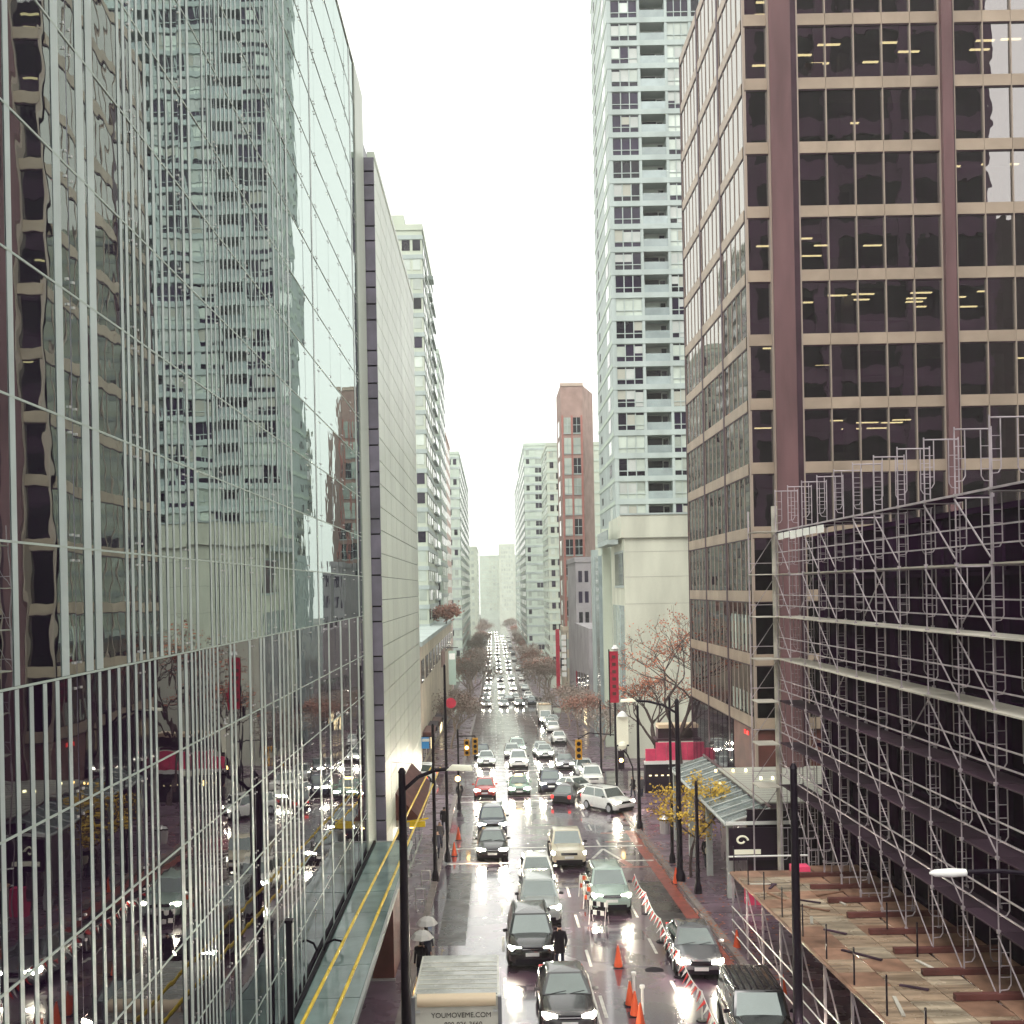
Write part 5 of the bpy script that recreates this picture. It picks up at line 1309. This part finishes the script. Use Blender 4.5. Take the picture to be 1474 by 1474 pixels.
fl = thing('flag_line', 'rope of red and white pennants on slim posts along the right lane', 'flag line', (6.85, 40, gz(40)))
fy0, fy1 = 25.5, 52.9; yy = fy0; i = 0
def rope_z(y):
    f = ((y-fy0) % 4.6)/4.6; return gz(y)+1.0-.22*4*f*(1-f)
fxl = lambda y: 6.72+(y-34)*.011
pts = [(fxl(fy0+.4*k), fy0+.4*k, rope_z(fy0+.4*k)) for k in range(int((fy1-fy0)/.4)+1)]
MB().path(pts, .018, n=4).build('rope', 'flag_white', fl)
y = fy0+.15; i = 0
while y < fy1-.3:
    x = fxl(y); L = .26; z = rope_z(y)
    dx = RND.uniform(-.30, -.10); dz = RND.uniform(.26, .38)
    mb = MB(); a, b, c = Vector((x, y-L/2, z)), Vector((x, y+L/2, rope_z(y+L/2))), Vector((x+dx, y+RND.uniform(-.1,.1), z-dz))
    nn = Vector((.008,0,.004)); mb.v = [tuple(v) for v in (a-nn,b-nn,c-nn,a+nn,b+nn,c+nn)]; mb.f = [(0,1,2),(3,5,4),(0,3,4,1),(1,4,5,2),(2,5,3,0)]
    mb.build('pennant', 'flag_red' if i % 2 else 'flag_white', fl); y += .40; i += 1
yy = fy0
while yy < fy1+.1:
    x = fxl(yy); MB().tube((x, yy, gz(yy)), (x, yy, gz(yy)+1.02), .03, n=6).build('post', 'flag_white', fl)
    MB().lathe([(.2, gz(yy)+.01), (.18, gz(yy)+.06)], (x, yy, 0), 10).build('foot', 'car_trim', fl); yy += 4.6
for n_, (px_, py_) in enumerate(((846,1290),(853,1308),(862,1330))):
    x, y = gp(px_, py_); z = gz(y)
    rr = math.radians(62)
    t = thing('barricade', ('striped orange and white barricade, farthest of three, toward the cream pickup','striped orange and white barricade, middle of three by the silver-green vehicle','striped black and white barricade nearest, at the wheel of the silver-green vehicle')[n_], 'barricade', (x, y, z))
    def turned(mb):      # boards stand half turned toward the oncoming traffic
        c_, s_ = math.cos(rr), math.sin(rr); mb.v = [(x+(p[0]-x)*c_-(p[1]-y)*s_, y+(p[0]-x)*s_+(p[1]-y)*c_, p[2]) for p in mb.v]; return mb
    for k, zz in enumerate((.40, .80)):
        for j in range(5):
            turned(MB().box(x-.02, x+.02, y-.45+j*.18, y-.45+(j+1)*.18-.004, z+zz, z+zz+.2)).build('board_stripe', ('flag_white' if (j+k) % 2 else ('cone_orange' if n_ < 2 else 'car_trim')), t)
    for yy in (y-.38, y+.38): turned(MB().tube((x-.25, yy, z), (x, yy, z+1.1), .02).tube((x+.25, yy, z), (x, yy, z+1.1), .02)).build('leg', 'flag_white', t)
# two trash bins, newspaper boxes on right pavement
q = gp(937, 1200, SW); tb = thing('litter_bin', 'grey steel litter bin at the right kerb behind the tall pole', 'bin', (q[0]+.9, q[1], gz(q[1])))
MB().lathe([(.3, gz(q[1])+SW), (.34, gz(q[1])+1.1), (.2, gz(q[1])+1.3)], (q[0]+.9, q[1], 0), 12).build('drum', 'steel_bright', tb); MB().lathe([(.36, gz(q[1])+1.0), (.36, gz(q[1])+1.08)], (q[0]+.9, q[1], 0), 12).build('rim', 'car_trim', tb)

# ================================================================== trees
def tree_mesh(h, seed, spread=.5, lean=(0,0), depth=4, leaves=900, leaf=.12, leaf_r=.5, trunk_r=.16, first=.35, upward=.35, zmin=.3):
    r = random.Random(seed); wood, leafs, tips = MB(), MB(), []
    def grow(p, d, L, rad, lev):
        n = 3; q = p
        for i in range(n):
            d2 = (d + Vector((r.gauss(0,.13), r.gauss(0,.13), r.gauss(.03,.08)))).normalized()
            e = q + d2*L/n; wood.tube(q, e, rad*(1-.25*i/n), rad*(1-.25*(i+1)/n), n=5 if lev < 2 else 3); q = e; d = d2
            if lev >= depth-2: tips.append(q.copy())
        if lev >= depth: tips.append(q.copy()); return
        for _ in range(r.choice((2, 3, 3)) if lev else 4):
            a = Vector((r.gauss(0, spread), r.gauss(0, spread), r.uniform(0, upward)))
            grow(q, (d*.75+a).normalized(), L*r.uniform(.62,.82), rad*.62, lev+1)
    grow(Vector((0,0,0)), Vector((lean[0], lean[1], 1)).normalized(), h*first, trunk_r, 0)
    clus = r.sample(tips, max(1, int(len(tips)*.45)))
    for _ in range(leaves):
        c = r.choice(clus) + Vector((r.gauss(0,leaf_r), r.gauss(0,leaf_r), r.gauss(0,leaf_r*.7)))
        if c.z < zmin*h: continue
        u = Vector((r.gauss(0,1), r.gauss(0,1), r.gauss(0,1))).normalized()*leaf*r.uniform(.6,1.3); v = u.orthogonal().normalized()*leaf*.6
        leafs.poly([c-u, c+v, c+u, c-v])
    return wood, leafs
def tree(name, label, x, y, z, wood, leafs, wm, lm, rz=0, group=None, cat='tree'):
    t = thing(name, label, cat, (x, y, z), group); t.rotation_euler.z = rz
    for nm, me in (('trunk', wood), ('crown', leafs)):
        o = bpy.data.objects.new(nm, me); COL.objects.link(o); o.parent = t
        if nm == 'crown': o['kind'] = 'stuff'
    return t
def tm(mb, mat, nm): me = mb.mesh(nm); me.materials.append(M[mat]); return me
# yellow tree by the near right kerb
w_, l_ = tree_mesh(4.9, 3, spread=.6, depth=3, leaves=2300, leaf=.10, leaf_r=.27, trunk_r=.09, first=.42, upward=.3, zmin=.42)
q = gp(985, 1262, SW)
tree('yellow_tree', 'small street tree with yellow leaves among the black poles on the right pavement', q[0]+.35, q[1], gz(q[1])+SW, tm(w_,'bark','trunk'), tm(l_,'leaf_yellow','crown'), 0, 0)
# bare tree with rusty leaves in front of the cream block
for k, (x, y, hh, ln, lv, sd, lab) in enumerate(((15.6, 84.5, 15.5, (-.32,-.05), 1500, 8, 'large bare limbed tree with sparse orange leaves before the cream block'), (14.4, 92, 11, (-.1,0), 900, 21, 'smaller rusty leaved tree low behind the pink billboard'))):
    w_, l_ = tree_mesh(hh, sd, spread=.55, lean=ln, depth=6, leaves=lv, leaf=.11, leaf_r=.28, trunk_r=.22, first=.30, upward=.25, zmin=.3)
    tree('bare_tree', lab, x, y, gz(y)+SW, tm(w_,'bark','trunk'), tm(l_,'leaf_orange','crown'), 0, 0)
# roof garden trees on the low beige building
for k, (px_, lab, lm, sc_) in enumerate(((630, 'dark plum shrub tree on the roof of the low beige building', 'leaf_plum', 1.0), (652, 'pale rusty shrub tree on the roof edge, right of the plum one', 'leaf_rust', 1.0))):
    p = at(px_, 905, 160); w_, l_ = tree_mesh(4.0, 40+k, spread=.8, depth=3, leaves=1500, leaf=.22, leaf_r=.55, trunk_r=.12, first=.25, zmin=.1)
    tree('roof_tree', lab, p.x-1.0, 160, ltop+.5, tm(w_,'bark','trunk'), tm(l_,lm,'crown'), 0, 0)
# avenue trees fading into the haze, part of it put into their pale colours
protos = []
for k in range(3):
    w_, l_ = tree_mesh(11, 60+k, spread=.5, depth=5, leaves=1300, leaf=.18, leaf_r=.7, trunk_r=.2, first=.26, zmin=.25)
    protos.append((tm(w_,'far_twig','trunk'), tm(l_,('leaf_grey','twig','leaf_rust')[k],'crown')))
GT = 'bare avenue trees lining the far street'
k = 0
for y in [112, 126, 140, 156, 172, 212, 226, 240, 256, 272, 290, 308, 322, 352, 370, 390, 412, 436, 462, 505, 535, 570, 610]:
    for sx in (-1, 1):
        if sx < 0 and y < 120: continue
        if sx > 0 and 110 < y < 150 and k % 2: k += 1; continue
        x = -5.0 if sx < 0 else 11.2
        if y > 200: x = -5.4 if sx < 0 else 11.6
        pr = protos[k % 3]
        t = tree('avenue_tree', ('bare brownish street tree on the %s kerb, %s beyond the first cross street' % ('left' if sx < 0 else 'right', {112:'first',126:'second',140:'third',156:'fourth',172:'fifth'}[y]) if y < 200 else 'hazy bare street tree along the %s kerb beyond the second cross street' % ('left' if sx < 0 else 'right')), x+RND.uniform(-.4,.4), y, gz(y)+SW, pr[0], pr[1], 0, 0, RND.uniform(0, 6.28), GT+(' left' if sx < 0 else ' right'))
        s = RND.uniform(.55,.75) if y < 180 else RND.uniform(.85, 1.15); t.scale = (s, s, s); k += 1
# small parked row and shop fronts, right side beyond the corner
for i, y in enumerate((150, 158, 166, 174)):
    place = thing('parked_car', ('white parked car nearest in the far right kerb row','silver parked car, second in the far right kerb row','white parked car, third in the far right kerb row','grey parked car, farthest in the far right kerb row')[i], 'car', (8.4, y, gz(y)+.004), 'cars parked along the far right kerb')
    for nm, me in (('body',far_body),('cab',far_cab),('windshield',fg),('underside',ft)):
        o = bpy.data.objects.new(nm, me); COL.objects.link(o); o.parent = place
        if nm in ('body','cab'): o.material_slots[0].link = 'OBJECT'; o.material_slots[0].material = M[('paint_white','paint_silver','paint_white','paint_grey')[i]]
    place.rotation_euler = (PITCH, 0, 0)
ssh = thing('right_shops', 'low dark shop row with signs along the right side beyond the corner', 'building', (13.2, 145, gz(145)))
B(13.4, 26, 145, 170, gz(170)-1, at(845, 905, 145).z).build('wall', 'grey_wall', ssh)
for i in range(5):
    y = 146+i*4.8; piece('shop_window', 'shop_lit' if i == 1 else 'shop_glass', ssh, 13.34, 13.42, y, y+4, gz(y)+.6, gz(y)+3)
    piece('fascia', ('rust_box','sign_white','awning_dark','sign_green','stone_beige')[i], ssh, 13.1, 13.38, y-.2, y+4.3, gz(y)+3.2, gz(y)+4)
    piece('window', 'tower_glass', ssh, 13.35, 13.42, y+.5, y+3.5, gz(y)+5.5, gz(y)+8)

# ================================================================== haze
hz = B(-370, 370, -68, 1070, -32, 96)
m = bpy.data.materials.new('haze'); m.use_nodes = True; t = m.node_tree; t.nodes.clear()
o_ = t.nodes.new('ShaderNodeOutputMaterial'); v_ = t.nodes.new('ShaderNodeVolumePrincipled')
v_.inputs['Color'].default_value = (.97, 1, .93, 1); v_.inputs['Density'].default_value = .0004; v_.inputs['Anisotropy'].default_value = 0.2
t.links.new(v_.outputs[0], o_.inputs['Volume'])
stuff(hz.build('haze', m))
